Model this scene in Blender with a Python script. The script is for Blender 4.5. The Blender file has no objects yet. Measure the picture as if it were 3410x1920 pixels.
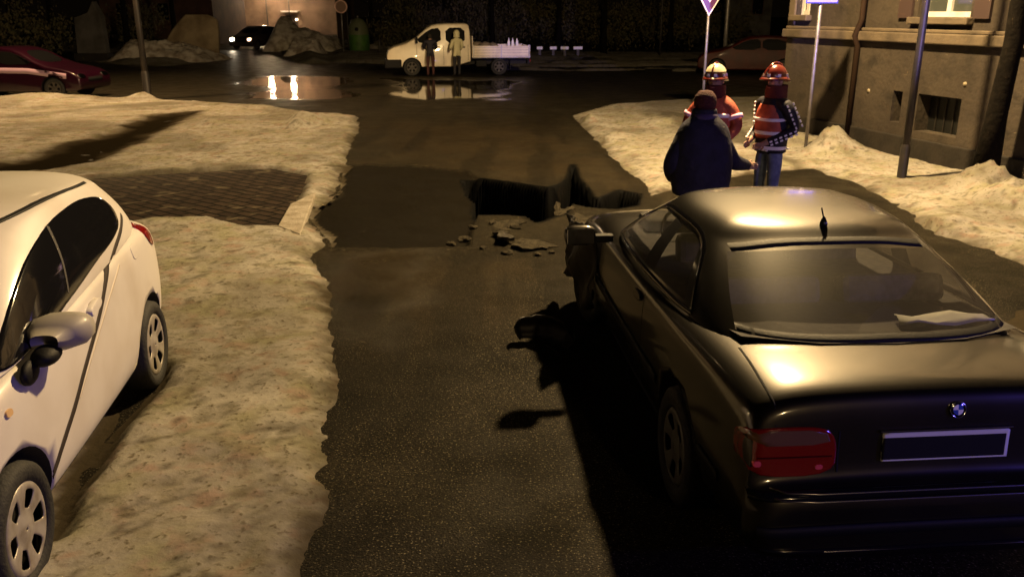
import bpy, bmesh, math, random
import numpy as np
from mathutils import Vector, Matrix, Euler
from mathutils.bvhtree import BVHTree
R = math.radians
random.seed(7); np.random.seed(7)
C = bpy.context.scene.collection
SC = bpy.context.scene

# ---------------------------------------------------------------- camera, world, lamps, exposure
CAM_H = 2.4; PITCH = R(17.9); FPX = 2850.0
cd = bpy.data.cameras.new('camera'); cam = bpy.data.objects.new('camera', cd); C.objects.link(cam)
cam.location = (0, 0, CAM_H); cam.rotation_euler = (R(90) - PITCH, 0, 0)
cd.sensor_width = 36; cd.lens = FPX / 3410 * 36; cd.clip_start = 0.05; cd.clip_end = 600
SC.camera = cam
cd.dof.use_dof = True; cd.dof.focus_distance = 4.6; cd.dof.aperture_fstop = 5.0
w = bpy.data.worlds.new('World'); SC.world = w; w.use_nodes = True
nt = w.node_tree; bg = nt.nodes['Background']
sky = nt.nodes.new('ShaderNodeTexSky'); sky.sky_type = 'NISHITA'; sky.sun_disc = False
sky.sun_elevation = R(-6); sky.sun_rotation = R(200)
mx = nt.nodes.new('ShaderNodeMix'); mx.data_type = 'RGBA'; mx.inputs[0].default_value = 0.12
mx.inputs[6].default_value = (0.10, 0.062, 0.032, 1)       # town glow on low cloud
nt.links.new(sky.outputs[0], mx.inputs[7]); nt.links.new(mx.outputs[2], bg.inputs[0])
bg.inputs[1].default_value = 0.012
SC.view_settings.view_transform = 'Standard'; SC.view_settings.look = 'None'
SC.view_settings.exposure = 0.62; SC.view_settings.gamma = 1.0

def light(name, loc, power, col, radius=0.12, kind='POINT', rot=None, size=None, blend=.5):
    l = bpy.data.lights.new(name, kind); l.energy = power; l.color = col
    l.shadow_soft_size = radius
    o = bpy.data.objects.new(name, l); C.objects.link(o); o.location = loc
    if rot: o.rotation_euler = rot
    if kind == 'SPOT': l.spot_size = size; l.spot_blend = blend
    return o
SODIUM = (1.0, 0.69, 0.32)
LAMP = Vector((3.3, 11.8, 7.2))
light('street_light', LAMP, 6200, SODIUM, .17)
light('street_light', (-11.4, 24.2, 8.5), 5200, (1, .64, .29), .13, 'SPOT', (0, 0, 0), R(126), .35)
light('street_light', (-20.8, 76.0, 3.85), 9500, (1, .56, .28), .2)
light('street_light', (-18.9, 76.0, 3.85), 9500, (1, .56, .28), .2)
light('street_light', (7.0, -20.0, 8.0), 1900, SODIUM, .2)  # warm fill added behind the camera, unseen
light('beacon_light', (7.0, -.2, 2.3), 380, (.14, .10, 1.0), .08)
light('beacon_light', (6.2, -1.2, 2.75), 9500, (.42, .32, 1.0), .06, 'SPOT', (Vector((4.2, 18, 2.4)) - Vector((6.2, -1.2, 2.75))).to_track_quat('-Z', 'Y').to_euler(), R(13), .6)

# ---------------------------------------------------------------- calibration of real distances
_c, _s = math.cos(PITCH), math.sin(PITCH)
def ray(px, py):
    u = (px - 1705) / FPX; v = (py - 960) / FPX
    return Vector((u, _c - v * _s, -_s - v * _c))
def G(px, py, h=0.0):
    d = ray(px, py); t = (h - CAM_H) / d.z
    return Vector((d.x * t, d.y * t, h))
def onplane(px, py, p0, n):
    d = ray(px, py); o = Vector((0, 0, CAM_H)); t = (Vector(p0) - o).dot(n) / d.dot(n)
    return o + d * t
def at(px, y):                 # x at forward distance y on the ground, height ignored
    return (px - 1705) / FPX * (y * _c + CAM_H * _s)

# ---------------------------------------------------------------- materials
MATS = {}
def mat(name, col, rough=.6, metal=0., var=None, bump=None, coat=0., coat_r=.05, emis=None, es=1., spec=.5, alpha=1., trans=0., ior=1.45, rvar=None):
    if name in MATS: return MATS[name]
    m = bpy.data.materials.new(name); m.use_nodes = True; MATS[name] = m
    n = m.node_tree; b = n.nodes['Principled BSDF']; L = n.links.new
    b.inputs['Base Color'].default_value = (*col, 1); b.inputs['Roughness'].default_value = rough
    b.inputs['Metallic'].default_value = metal; b.inputs['Coat Weight'].default_value = coat
    b.inputs['Coat Roughness'].default_value = coat_r; b.inputs['Specular IOR Level'].default_value = spec
    b.inputs['Alpha'].default_value = alpha; b.inputs['Transmission Weight'].default_value = trans
    b.inputs['IOR'].default_value = ior
    tc = n.nodes.new('ShaderNodeTexCoord')
    if var:
        sc, c2, lo, hi = var
        t = n.nodes.new('ShaderNodeTexNoise'); t.inputs['Scale'].default_value = sc; t.inputs['Detail'].default_value = 5
        L(tc.outputs['Object'], t.inputs[0])
        r = n.nodes.new('ShaderNodeMapRange'); r.inputs[1].default_value = lo; r.inputs[2].default_value = hi
        L(t.outputs[0], r.inputs[0])
        k = n.nodes.new('ShaderNodeMix'); k.data_type = 'RGBA'
        k.inputs[6].default_value = (*col, 1); k.inputs[7].default_value = (*c2, 1)
        L(r.outputs[0], k.inputs[0]); L(k.outputs[2], b.inputs['Base Color'])
        if rvar:
            q = n.nodes.new('ShaderNodeMapRange'); q.inputs[1].default_value = lo; q.inputs[2].default_value = hi
            q.inputs[3].default_value = rvar[0]; q.inputs[4].default_value = rvar[1]
            L(t.outputs[0], q.inputs[0]); L(q.outputs[0], b.inputs['Roughness'])
    if bump:
        t = n.nodes.new('ShaderNodeTexNoise'); t.inputs['Scale'].default_value = bump[0]; t.inputs['Detail'].default_value = 6
        L(tc.outputs['Object'], t.inputs[0])
        u = n.nodes.new('ShaderNodeBump'); u.inputs['Strength'].default_value = bump[1]; u.inputs['Distance'].default_value = bump[2] if len(bump) > 2 else .02
        L(t.outputs[0], u.inputs['Height']); L(u.outputs[0], b.inputs['Normal'])
    if emis:
        b.inputs['Emission Color'].default_value = (*emis, 1); b.inputs['Emission Strength'].default_value = es
    return m

M_rubber = mat('tyre_rubber', (.012, .012, .012), .75, bump=(60, .3))
M_black = mat('black_plastic', (.007, .007, .008), .6, bump=(80, .1), spec=.2)
M_blackgloss = mat('black_gloss', (.006, .006, .008), .12, coat=.6)
M_rim = mat('silver_rim', (.42, .41, .40), .34, .75, var=(9, (.25, .23, .2), .4, .7))
M_cap = mat('hubcap_plastic', (.38, .36, .33), .38, .35, var=(12, (.22, .19, .15), .4, .7))
M_chrome = mat('chrome', (.75, .75, .75), .12, 1)
M_darkpaint = mat('dark_metallic_paint', (.032, .028, .023), .38, .88, var=(2.3, (.020, .0175, .015), .35, .7), coat=1, coat_r=.11, bump=(9, .03, .012))
M_whitepaint = mat('white_paint', (.58, .555, .52), .5, 0, var=(2.2, (.48, .44, .39), .45, .75), coat=.35, coat_r=.12)
M_darkglass = mat('dark_window_glass', (.006, .006, .007), .07, 0, coat=.5, spec=.5)
M_clear = mat('wet_window_glass', (.075, .068, .045), .30, 0, alpha=.42, spec=.9, var=(5, (.12, .11, .07), .45, .7))
M_int = mat('interior_fabric', (.035, .032, .032), .9, var=(20, (.06, .055, .05), .4, .6))
M_seatblue = mat('seat_cloth', (.07, .07, .12), .9, var=(30, (.04, .04, .08), .4, .6))
M_tail = mat('red_lens', (.22, .005, .004), .16, coat=1, spec=.6, bump=(90, .25, .004))
M_tailamb = mat('amber_lens', (.15, .07, .04), .16, coat=1, bump=(90, .25, .004))
M_reflector = mat('red_reflector', (.95, .10, .14), .25, .3, coat=1)
M_plate = mat('plate_white', (.72, .72, .74), .45)
M_plateblk = mat('plate_cover_black', (.003, .003, .003), .9)
M_pole = mat('painted_steel_pole', (.028, .025, .025), .5, .3, var=(6, (.045, .035, .03), .45, .7))
M_galv = mat('galvanised_steel', (.28, .27, .27), .45, .6, var=(8, (.18, .16, .15), .4, .7))
M_kerb = mat('kerb_stone', (.30, .27, .23), .7, var=(6, (.2, .17, .13), .4, .65), bump=(25, .5))
M_slab = mat('broken_asphalt', (.050, .042, .028), .8, var=(14, (.018, .015, .010), .35, .62), bump=(60, 1., .03), spec=.12)
M_white_c = mat('white_reflective', (.9, .9, .92), .35, coat=.5)

# ---------------------------------------------------------------- object helpers
def tag(o, label=None, cat=None, group=None, kind=None):
    if label: o['label'] = label
    if cat: o['category'] = cat
    if group: o['group'] = group
    if kind: o['kind'] = kind
    return o
def empty(name, loc, rz=0, label=None, cat=None, group=None, rot=None):
    o = bpy.data.objects.new(name, None); C.objects.link(o); o.location = loc
    o.rotation_euler = rot if rot else (0, 0, rz); o.empty_display_size = .2
    return tag(o, label, cat, group)
def mk(name, V, F, m, parent=None, smooth=False, mats=None, mi=None):
    me = bpy.data.meshes.new(name); me.from_pydata([tuple(v) for v in V], [], [tuple(f) for f in F]); me.update()
    for q in (mats or [m]): me.materials.append(q)
    if mi is not None: me.polygons.foreach_set('material_index', mi)
    if smooth: me.polygons.foreach_set('use_smooth', [True] * len(me.polygons))
    o = bpy.data.objects.new(name, me); C.objects.link(o)
    if parent: o.parent = parent
    return o
class MB:
    def __init__(s): s.V = []; s.F = []
    def add(s, V, F):
        n = len(s.V); s.V += [tuple(v) for v in V]; s.F += [tuple(i + n for i in f) for f in F]; return s
    def box(s, c, d, rz=0, rot=None):
        M = (rot.to_matrix() if rot else Matrix.Rotation(rz, 3, 'Z'))
        V = [M @ Vector((x * d[0] / 2, y * d[1] / 2, z * d[2] / 2)) + Vector(c) for x in (-1, 1) for y in (-1, 1) for z in (-1, 1)]
        return s.add(V, [(0, 1, 3, 2), (4, 6, 7, 5), (0, 4, 5, 1), (2, 3, 7, 6), (0, 2, 6, 4), (1, 5, 7, 3)])
    def tube(s, pts, rad, n=10, cap=True):
        pts = [Vector(p) for p in pts]; k = len(pts)
        if not hasattr(rad, '__len__'): rad = [rad] * k
        V = []
        for i, p in enumerate(pts):
            t = (pts[min(i + 1, k - 1)] - pts[max(i - 1, 0)]).normalized()
            a = t.orthogonal().normalized() if abs(t.z) < .95 else Vector((1, 0, 0)); a = (a - t * a.dot(t)).normalized(); b = t.cross(a)
            for j in range(n):
                q = 2 * math.pi * j / n; V.append(p + (a * math.cos(q) + b * math.sin(q)) * rad[i])
        F = [(i * n + j, i * n + (j + 1) % n, (i + 1) * n + (j + 1) % n, (i + 1) * n + j) for i in range(k - 1) for j in range(n)]
        if cap: F += [tuple(range(n))[::-1], tuple((k - 1) * n + j for j in range(n))]
        return s.add(V, F)
    def lathe(s, prof, n=24, M=None):       # prof: (r, z)
        V = [Vector((r * math.cos(2 * math.pi * j / n), r * math.sin(2 * math.pi * j / n), z)) for r, z in prof for j in range(n)]
        if M: V = [M @ v for v in V]
        F = [(i * n + j, i * n + (j + 1) % n, (i + 1) * n + (j + 1) % n, (i + 1) * n + j) for i in range(len(prof) - 1) for j in range(n)]
        return s.add(V, F)
    def build(s, name, m, parent=None, smooth=False, bevel=0):
        o = mk(name, s.V, s.F, m, parent, smooth)
        if bevel:
            b = o.modifiers.new('bevel', 'BEVEL'); b.width = bevel; b.segments = 2; b.limit_method = 'ANGLE'
        return o
def evald(o):
    dg = bpy.context.evaluated_depsgraph_get(); dg.update()
    me = bpy.data.meshes.new_from_object(o.evaluated_get(dg)); return me
def drop(o):
    me = o.data; bpy.data.objects.remove(o)
    if me and me.users == 0: bpy.data.meshes.remove(me)

# ---------------------------------------------------------------- noise
def vnoise(x, y, seed=0):
    xi = np.floor(x).astype(np.int64); yi = np.floor(y).astype(np.int64); fx = x - xi; fy = y - yi
    def h(a, b):
        n = (a * 374761393 + b * 668265263 + seed * 974634777) & 0xffffffff
        n = ((n ^ (n >> 13)) * 1274126177) & 0xffffffff
        return ((n ^ (n >> 16)) & 0xffff) / 65535.0
    u = fx * fx * (3 - 2 * fx); v = fy * fy * (3 - 2 * fy)
    return (h(xi, yi) * (1 - u) + h(xi + 1, yi) * u) * (1 - v) + (h(xi, yi + 1) * (1 - u) + h(xi + 1, yi + 1) * u) * v
def fbm(x, y, sc, o=4, seed=0):
    t = 0; a = .5; n = 0
    for i in range(o):
        t = t + a * vnoise(x * sc + 17.3 * i, y * sc - 9.1 * i, seed + i); n += a; a *= .5; sc *= 2.07
    return t / n
def sdf(X, Y, poly):                     # positive inside
    P = np.array([(p[0], p[1]) for p in poly]); d = np.full(X.shape, 1e9); ins = np.zeros(X.shape, bool)
    for i in range(len(P)):
        a = P[i]; b = P[(i + 1) % len(P)]; e = b - a; L2 = (e * e).sum() + 1e-12
        t = np.clip(((X - a[0]) * e[0] + (Y - a[1]) * e[1]) / L2, 0, 1)
        d = np.minimum(d, np.hypot(X - a[0] - e[0] * t, Y - a[1] - e[1] * t))
        c = ((a[1] > Y) != (b[1] > Y)) & (X < (b[0] - a[0]) * (Y - a[1]) / (b[1] - a[1] + 1e-12) + a[0]); ins ^= c
    return np.where(ins, d, -d)
def sm(x, a, b): t = np.clip((x - a) / (b - a), 0, 1); return t * t * (3 - 2 * t)
def geo(a, b, s0, g):
    out = [a]; s = s0
    while out[-1] < b: out.append(out[-1] + s); s *= g
    return out
def tensor(xs, ys, hf, name, m, attrs=None, keep=None):
    X, Y = np.meshgrid(np.array(xs), np.array(ys)); Z = hf(X, Y)
    nx, ny = len(xs), len(ys)
    co = np.stack([X, Y, Z], -1).reshape(-1, 3)
    idx = np.arange(nx * ny).reshape(ny, nx)
    F = np.stack([idx[:-1, :-1], idx[:-1, 1:], idx[1:, 1:], idx[1:, :-1]], -1).reshape(-1, 4)
    if keep is not None:
        K = keep(X, Y, Z); k = (K[:-1, :-1] | K[:-1, 1:] | K[1:, 1:] | K[1:, :-1]).reshape(-1); F = F[k]
        used = np.unique(F); rm = np.full(nx * ny, -1); rm[used] = np.arange(len(used)); F = rm[F]; co = co[used]
    me = bpy.data.meshes.new(name); me.vertices.add(len(co)); me.vertices.foreach_set('co', co.ravel())
    me.loops.add(F.size); me.loops.foreach_set('vertex_index', F.ravel().astype(np.int32))
    me.polygons.add(len(F)); me.polygons.foreach_set('loop_start', np.arange(0, F.size, 4, dtype=np.int32))
    me.polygons.foreach_set('use_smooth', np.ones(len(F), bool)); me.update(); me.validate()
    for an, fn in (attrs or {}).items():
        A = me.attributes.new(an, 'FLOAT', 'POINT'); A.data.foreach_set('value', fn(co[:, 0], co[:, 1]).astype(np.float32))
    me.materials.append(m); o = bpy.data.objects.new(name, me); C.objects.link(o); return o
def gp(*pts): return [G(*p) for p in pts]
def gph(h, *pts): return [G(*p, h) for p in pts]

# ---------------------------------------------------------------- ground masks
ROAD_EDGE = [(1030, 1960), (1050, 1880), (1085, 1600), (1110, 1480), (1140, 1300), (1135, 1150), (1105, 1000), (1085, 920), (1058, 850), (1095, 812), (1075, 770), (1030, 740), (1046, 690), (1120, 640), (1148, 552), (1165, 500), (1200, 430), (1192, 392)]
left_snow = [(-.80, .5), (-.84, 2.2)] + gp(*ROAD_EDGE[1:]) + gp((1150, 382), (1050, 378), (900, 356), (700, 344), (500, 333), (300, 330), (0, 322)) + [Vector((-70, 27, 0)), Vector((-70, .5, 0))]
right_snow = gp((1895, 386), (1940, 430), (2005, 505), (2060, 562), (2118, 600), (2165, 655), (2350, 610), (2560, 575), (2700, 566), (2860, 622), (3010, 712), (3085, 780), (3250, 832), (3410, 893)) + [Vector(p) for p in ((8.2, 5.2, 0), (30, 3, 0), (30, 27, 0))] + gp((2700, 322), (2300, 330), (2150, 340), (2010, 352))
far_right = gp((1330, 232), (1700, 236), (2000, 238), (2260, 240), (2500, 235), (2500, 176), (2000, 172), (1700, 170), (1330, 168))
far_igloo = gp((1095, 207), (1290, 214), (1330, 206), (1330, 155), (1110, 150))
far_bank = gp((250, 196), (390, 213), (560, 221), (650, 206), (745, 160), (735, 130), (400, 140), (200, 140))
lane_bank = gp((985, 214), (1110, 218), (1100, 160), (900, 110), (860, 118))
diag = gp((0, 556), (200, 500), (400, 436), (500, 392), (665, 380), (600, 412), (470, 480), (330, 545), (150, 578), (-300, 600), (-300, 600), (-300, 590))
diag2 = gp((0, 400), (130, 385), (300, 362), (540, 345), (700, 350), (560, 360), (280, 376), (60, 410))
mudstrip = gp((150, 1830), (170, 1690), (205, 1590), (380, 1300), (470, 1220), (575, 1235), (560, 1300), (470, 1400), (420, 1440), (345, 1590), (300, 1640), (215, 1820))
smallpatch = gp((3330, 1065), (3400, 1020), (3520, 1090), (3470, 1190), (3380, 1130))
pavers = gp((300, 600), (560, 583), (760, 572), (900, 566), (1015, 588), (1003, 640), (972, 690), (935, 760), (835, 764), (700, 735), (560, 745), (420, 760), (330, 700))
patch = gp((1142, 548), (1230, 546), (1420, 550), (1560, 568), (1640, 620), (1600, 700), (1580, 745), (1560, 822), (1330, 828), (1105, 826), (1096, 800), (1055, 755), (1028, 722), (1060, 670), (1130, 640))
hole = gph(-.07, (1538, 607), (1605, 610), (1727, 626), (1820, 640), (1866, 630), (1893, 610), (1909, 562), (1922, 606), (1950, 640), (1969, 672), (2001, 677), (2062, 649), (2130, 662), (2120, 700), (2048, 712), (1960, 706), (1925, 698), (1905, 690), (1880, 730), (1830, 742), (1790, 758), (1754, 738), (1699, 733), (1587, 732), (1577, 705), (1584, 677), (1559, 654))
puddles = [gp((800, 250), (1140, 250), (1160, 334), (980, 330), (810, 326)), gp((1300, 262), (1740, 268), (1760, 330), (1320, 334))]
mounds = [(1020, 420, .45, .22), (990, 432, .3, .18), (1060, 412, .5, .12), (2783, 512, .5, .30), (2740, 520, .35, .18), (3286, 640, .6, .30), (3210, 650, .4, .14), (3390, 700, .6, .28), (2230, 420, .7, .14), (2050, 470, .5, .10), (1960, 410, .35, .12), (700, 420, .6, .08), (480, 336, .5, .16), (150, 335, 1.6, .14), (560, 760, .8, .06), (3120, 760, .5, .10), (2600, 470, .8, .12)]
prints = []
_r = random.Random(3)
for _ in range(44):
    prints.append((*G(_r.uniform(740, 1080), _r.uniform(1280, 1880)).to_2d(), _r.uniform(-.6, .6)))
for _ in range(60):
    prints.append((*G(_r.uniform(560, 1080), _r.uniform(850, 1900)).to_2d(), _r.uniform(-.6, .6)))
for _ in range(26):
    prints.append((*G(_r.uniform(200, 1060), _r.uniform(390, 560)).to_2d(), _r.uniform(-1.5, 1.5)))
for _ in range(50):
    prints.append((*G(_r.uniform(2650, 3400), _r.uniform(600, 860)).to_2d(), _r.uniform(-1.5, 1.5)))
def snow_h(X, Y):
    e = (fbm(X, Y, 1.6, 4, 3) - .5) * .16 + (fbm(X, Y, 7, 3, 8) - .5) * .10
    def lay(poly, h, soft=.3, ek=1.):
        return h * sm(sdf(X, Y, poly) + e * ek, -.05, soft)
    Z = lay(left_snow, .080, .24)
    Z = np.maximum(Z, lay(right_snow, .085, .45))
    Z = np.maximum(Z, lay(far_right, .07, 1.2, 3.) * sm(fbm(X, Y * 2.2, .5, 4, 31), .42, .56))
    Z = np.maximum(Z, lay(far_igloo, .14, .6)); Z = np.maximum(Z, lay(far_bank, .25, 1.))
    Z = np.maximum(Z, lay(lane_bank, .55, 2.))
    cut = sm(sdf(X, Y, pavers) + e * .6, -.12, .02); Z = Z * (1 - cut)
    Z = np.maximum(Z, lay(smallpatch, .05, .15))
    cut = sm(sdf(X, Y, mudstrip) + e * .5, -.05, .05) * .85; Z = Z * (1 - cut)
    cut = sm(sdf(X, Y, diag) + e * 1.2, -.15, .25) * .7; Z = Z * (1 - cut)
    base = Z > .002
    n = (fbm(X, Y, 1.1, 4, 11) - .5) * .040 + (fbm(X, Y, 5.5, 4, 21) - .5) * .026 + (fbm(X, Y, 12., 2, 25) - .5) * .006
    Z = np.where(base, Z + n * sm(Z, .004, .05) * 1.25, Z)
    for px, py, r, h in mounds:
        g = G(px, py); d2 = ((X - g.x) ** 2 + (Y - g.y) ** 2) / r ** 2
        Z = Z + h * np.exp(-d2 * 1.6) * (.55 + .9 * fbm(X, Y, 4.5, 3, 41)) * (Z > .02)
    PR = np.zeros_like(X)
    for px, py, a in prints:
        dx, dy = X - px, Y - py; u = dx * math.cos(a) + dy * math.sin(a); v = -dx * math.sin(a) + dy * math.cos(a)
        PR = np.maximum(PR, .022 * np.exp(-((u / .055) ** 4 + (v / .13) ** 4)) - .006 * np.exp(-((u / .09) ** 4 + (v / .17) ** 4)))
    return Z - PR - .014
def snow_dirt(X, Y):
    e = (fbm(X, Y, 2.2, 4, 5) - .5) * .7
    d = sm(sdf(X, Y, diag) + e * .6, -.35, .15); d = np.maximum(d, .55 * sm(sdf(X, Y, diag2) + e, -.3, .35))
    d = np.maximum(d, .8 * sm(sdf(X, Y, pavers) + e * .5, -.22, .05))
    if True:
        q_ = np.maximum(sdf(X, Y, left_snow), sdf(X, Y, right_snow)); d = np.maximum(d, (1 - sm(q_ + e * .5 + (fbm(X, Y, 9, 3, 44) - .5) * .25, -.10, .34)) * (Y < 30))
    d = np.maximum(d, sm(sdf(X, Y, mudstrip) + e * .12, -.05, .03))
    track = gp((2380, 400), (2600, 520), (2640, 545), (3010, 700), (3000, 712), (2640, 562), (2500, 500), (2200, 420), (2200, 380))
    d = np.maximum(d, .75 * sm(sdf(X, Y, track) + e * .4, -.15, .1))
    mud = gp((2150, 335), (2620, 330), (2640, 372), (2420, 410), (2330, 380), (2150, 395))
    d = np.maximum(d, .5 * sm(sdf(X, Y, mud) + e, -.3, .3))
    d = np.maximum(d, 2 * sm(sdf(X, Y, diag) + e * .8, -.30, .45))
    for px, py, a in prints:
        d = np.maximum(d, .55 * np.exp(-(((X - px) / .06) ** 2 + ((Y - py) / .05) ** 2)) * (fbm(X, Y, 9, 2, 51) > .42))
    sp = fbm(X, Y, 14, 3, 77); d = np.maximum(d, .6 * sm(sp, .66, .74))
    d = np.maximum(d, .38 * sm(fbm(X, Y, .9, 4, 61), .48, .68))
    return d
def road_h(X, Y):
    e = (fbm(X, Y, 2.5, 3, 9) - .5) * .16
    sd = sdf(X, Y, patch)
    front = sm(sd, 0, .05)
    Z = -.10 * front * (1 - .6 * sm(Y, 9.6, 13.2))
    Z = Z + .016 * np.exp(-((sd + .035) / .03) ** 2) * (Y < 9.2)
    hs = sdf(X, Y, hole) + e * .25
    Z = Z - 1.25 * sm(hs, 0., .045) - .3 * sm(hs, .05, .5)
    return Z + (fbm(X, Y, .8, 3, 14) - .5) * .008
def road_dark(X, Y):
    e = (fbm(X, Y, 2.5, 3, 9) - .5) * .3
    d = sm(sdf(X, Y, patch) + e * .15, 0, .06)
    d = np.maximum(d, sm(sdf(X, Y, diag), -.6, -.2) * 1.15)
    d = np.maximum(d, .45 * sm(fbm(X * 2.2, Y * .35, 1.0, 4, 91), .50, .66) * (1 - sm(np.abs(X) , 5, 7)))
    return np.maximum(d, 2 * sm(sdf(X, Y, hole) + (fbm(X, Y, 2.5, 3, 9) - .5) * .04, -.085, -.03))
def road_brown(X, Y):
    q = gp((1060, 838), (1860, 838), (1860, 1130), (1320, 1230), (1140, 1200)); q2 = gp((1250, 400), (1880, 400), (2200, 650), (1950, 640), (1640, 600), (1400, 545), (1230, 540))
    e = (fbm(X, Y, 1.6, 4, 71) - .5)
    return np.maximum(sm(sdf(X, Y, q) + e * 1.6, -.5, 1.1), sm(sdf(X, Y, q2) + e * 3., -.8, 1.6)) * (1 - road_dark(X, Y).clip(0, 1))
def road_wet(X, Y):
    d = np.zeros_like(X)
    for p in puddles: d = np.maximum(d, sm(sdf(X, Y, p) + (fbm(X, Y, .45, 3, 19) - .5) * 2.2, -.1, .5))
    strip = gp((1060, 840), (1420, 840), (1300, 1150), (1130, 1150))
    d = np.maximum(d, .55 * sm(sdf(X, Y, strip) + (fbm(X, Y, 1.8, 3, 23) - .5) * .6, -.2, .4))
    return np.maximum(d, .34 * sm(Y, 20, 24))

# snow material
def node_mat(name):
    m = bpy.data.materials.new(name); m.use_nodes = True; n = m.node_tree
    return m, n, n.nodes['Principled BSDF'], n.links.new
def noise_node(n, L, tc, sc, det=5, out='Object'):
    t = n.nodes.new('ShaderNodeTexNoise'); t.inputs['Scale'].default_value = sc; t.inputs['Detail'].default_value = det; L(tc.outputs[out], t.inputs[0]); return t
def mixc(n, L, fac, a, b):
    k = n.nodes.new('ShaderNodeMix'); k.data_type = 'RGBA'
    for s, v in ((0, fac), (6, a), (7, b)):
        if isinstance(v, (tuple, list)): k.inputs[s].default_value = (*v, 1)
        elif isinstance(v, (int, float)): k.inputs[s].default_value = v
        else: L(v, k.inputs[s])
    return k.outputs[2]
def rng(n, L, src, a, b, c=0., d=1.):
    r = n.nodes.new('ShaderNodeMapRange'); L(src, r.inputs[0])
    for i, v in zip((1, 2, 3, 4), (a, b, c, d)): r.inputs[i].default_value = v
    return r.outputs[0]
M_snow, n, b, L = node_mat('trodden_snow'); tc = n.nodes.new('ShaderNodeTexCoord')
at_ = n.nodes.new('ShaderNodeAttribute'); at_.attribute_name = 'dirt'
base = mixc(n, L, rng(n, L, noise_node(n, L, tc, .9).outputs[0], .4, .62), (.285, .270, .245), (.225, .208, .175))
base = mixc(n, L, rng(n, L, noise_node(n, L, tc, 2.6, 6).outputs[0], .48, .66), base, (.215, .205, .145))
base = mixc(n, L, rng(n, L, noise_node(n, L, tc, 5.5, 6).outputs[0], .54, .68), base, (.235, .180, .150))
base = mixc(n, L, rng(n, L, noise_node(n, L, tc, 7.5, 4).outputs[0], .52, .74), base, (.160, .143, .105))
base = mixc(n, L, rng(n, L, noise_node(n, L, tc, 26, 3).outputs[0], .57, .72), base, (.10, .085, .06))
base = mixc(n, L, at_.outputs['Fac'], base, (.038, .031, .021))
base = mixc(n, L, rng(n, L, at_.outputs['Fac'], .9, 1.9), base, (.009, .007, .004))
L(base, b.inputs['Base Color']); b.inputs['Roughness'].default_value = .9; b.inputs['Specular IOR Level'].default_value = 0.
bu = n.nodes.new('ShaderNodeBump'); bu.inputs['Strength'].default_value = .45; bu.inputs['Distance'].default_value = .03
L(noise_node(n, L, tc, 13, 6).outputs[0], bu.inputs['Height']); L(bu.outputs[0], b.inputs['Normal'])
# asphalt
M_road, n, b, L = node_mat('wet_asphalt'); tc = n.nodes.new('ShaderNodeTexCoord')
ad = n.nodes.new('ShaderNodeAttribute'); ad.attribute_name = 'dark'; aw = n.nodes.new('ShaderNodeAttribute'); aw.attribute_name = 'wet'
base = mixc(n, L, rng(n, L, noise_node(n, L, tc, 1.1, 5).outputs[0], .35, .7), (.020, .016, .010), (.0065, .0055, .0038))
base = mixc(n, L, rng(n, L, noise_node(n, L, tc, 34, 5).outputs[0], .40, .62), base, (.006, .005, .0035))
sparkle_grain = rng(n, L, noise_node(n, L, tc, 85, 2).outputs[0], .60, .72)  # pale specks: the road's sparkle put into the colour along with its grain
base = mixc(n, L, sparkle_grain, base, (.17, .15, .10))
ab = n.nodes.new('ShaderNodeAttribute'); ab.attribute_name = 'brown'
base = mixc(n, L, rng(n, L, ab.outputs['Fac'], 0, 1, 0, .16), base, (.045, .027, .011))
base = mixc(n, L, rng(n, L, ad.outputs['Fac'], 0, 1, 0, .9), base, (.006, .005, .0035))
base = mixc(n, L, rng(n, L, ad.outputs['Fac'], 1.2, 2), base, (.002, .002, .002))  # pit walls and rim near black: the hole's darkness put into the colour
L(base, b.inputs['Base Color'])
rr = rng(n, L, noise_node(n, L, tc, 2.2, 5).outputs[0], .35, .65, .52, .78)
L(rng(n, L, aw.outputs['Fac'], 0, 1, .04, .5), b.inputs['Specular IOR Level'])
k = n.nodes.new('ShaderNodeMix'); L(aw.outputs['Fac'], k.inputs[0]); L(rr, k.inputs[2]); k.inputs[3].default_value = .045; L(k.outputs[0], b.inputs['Roughness'])
bu = n.nodes.new('ShaderNodeBump'); bu.inputs['Distance'].default_value = .006
L(rng(n, L, aw.outputs['Fac'], 0, .9, .9, .0), bu.inputs['Strength'])
L(noise_node(n, L, tc, 90, 4).outputs[0], bu.inputs['Height']); L(bu.outputs[0], b.inputs['Normal'])

xs = [-v for v in geo(4.5, 160, .12, 1.09)][::-1] + list(np.arange(-4.46, 4.0, .04)) + geo(4.0, 160, .12, 1.09)
ys = [-40, -20, -8, -3] + list(np.arange(0, 7.5, .09)) + list(np.arange(7.5, 14.5, .035)) + geo(14.5, 400, .09, 1.025)
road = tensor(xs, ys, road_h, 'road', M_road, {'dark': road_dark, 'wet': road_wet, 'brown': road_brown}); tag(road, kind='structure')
xs = [-v for v in geo(9, 75, .14, 1.06)][::-1] + list(np.arange(-8.94, 9.0, .052)) + geo(9.0, 34, .10, 1.06)
ys = [-3, -1, 0, .6] + list(np.arange(1.0, 16., .05)) + geo(16, 28, .07, 1.006) + geo(28.5, 80, .3, 1.015)
snow = tensor(xs, ys, snow_h, 'snow_cover', M_snow, {'dirt': snow_dirt}, keep=lambda X, Y, Z: Z > -.0135); tag(snow, kind='structure')

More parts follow.
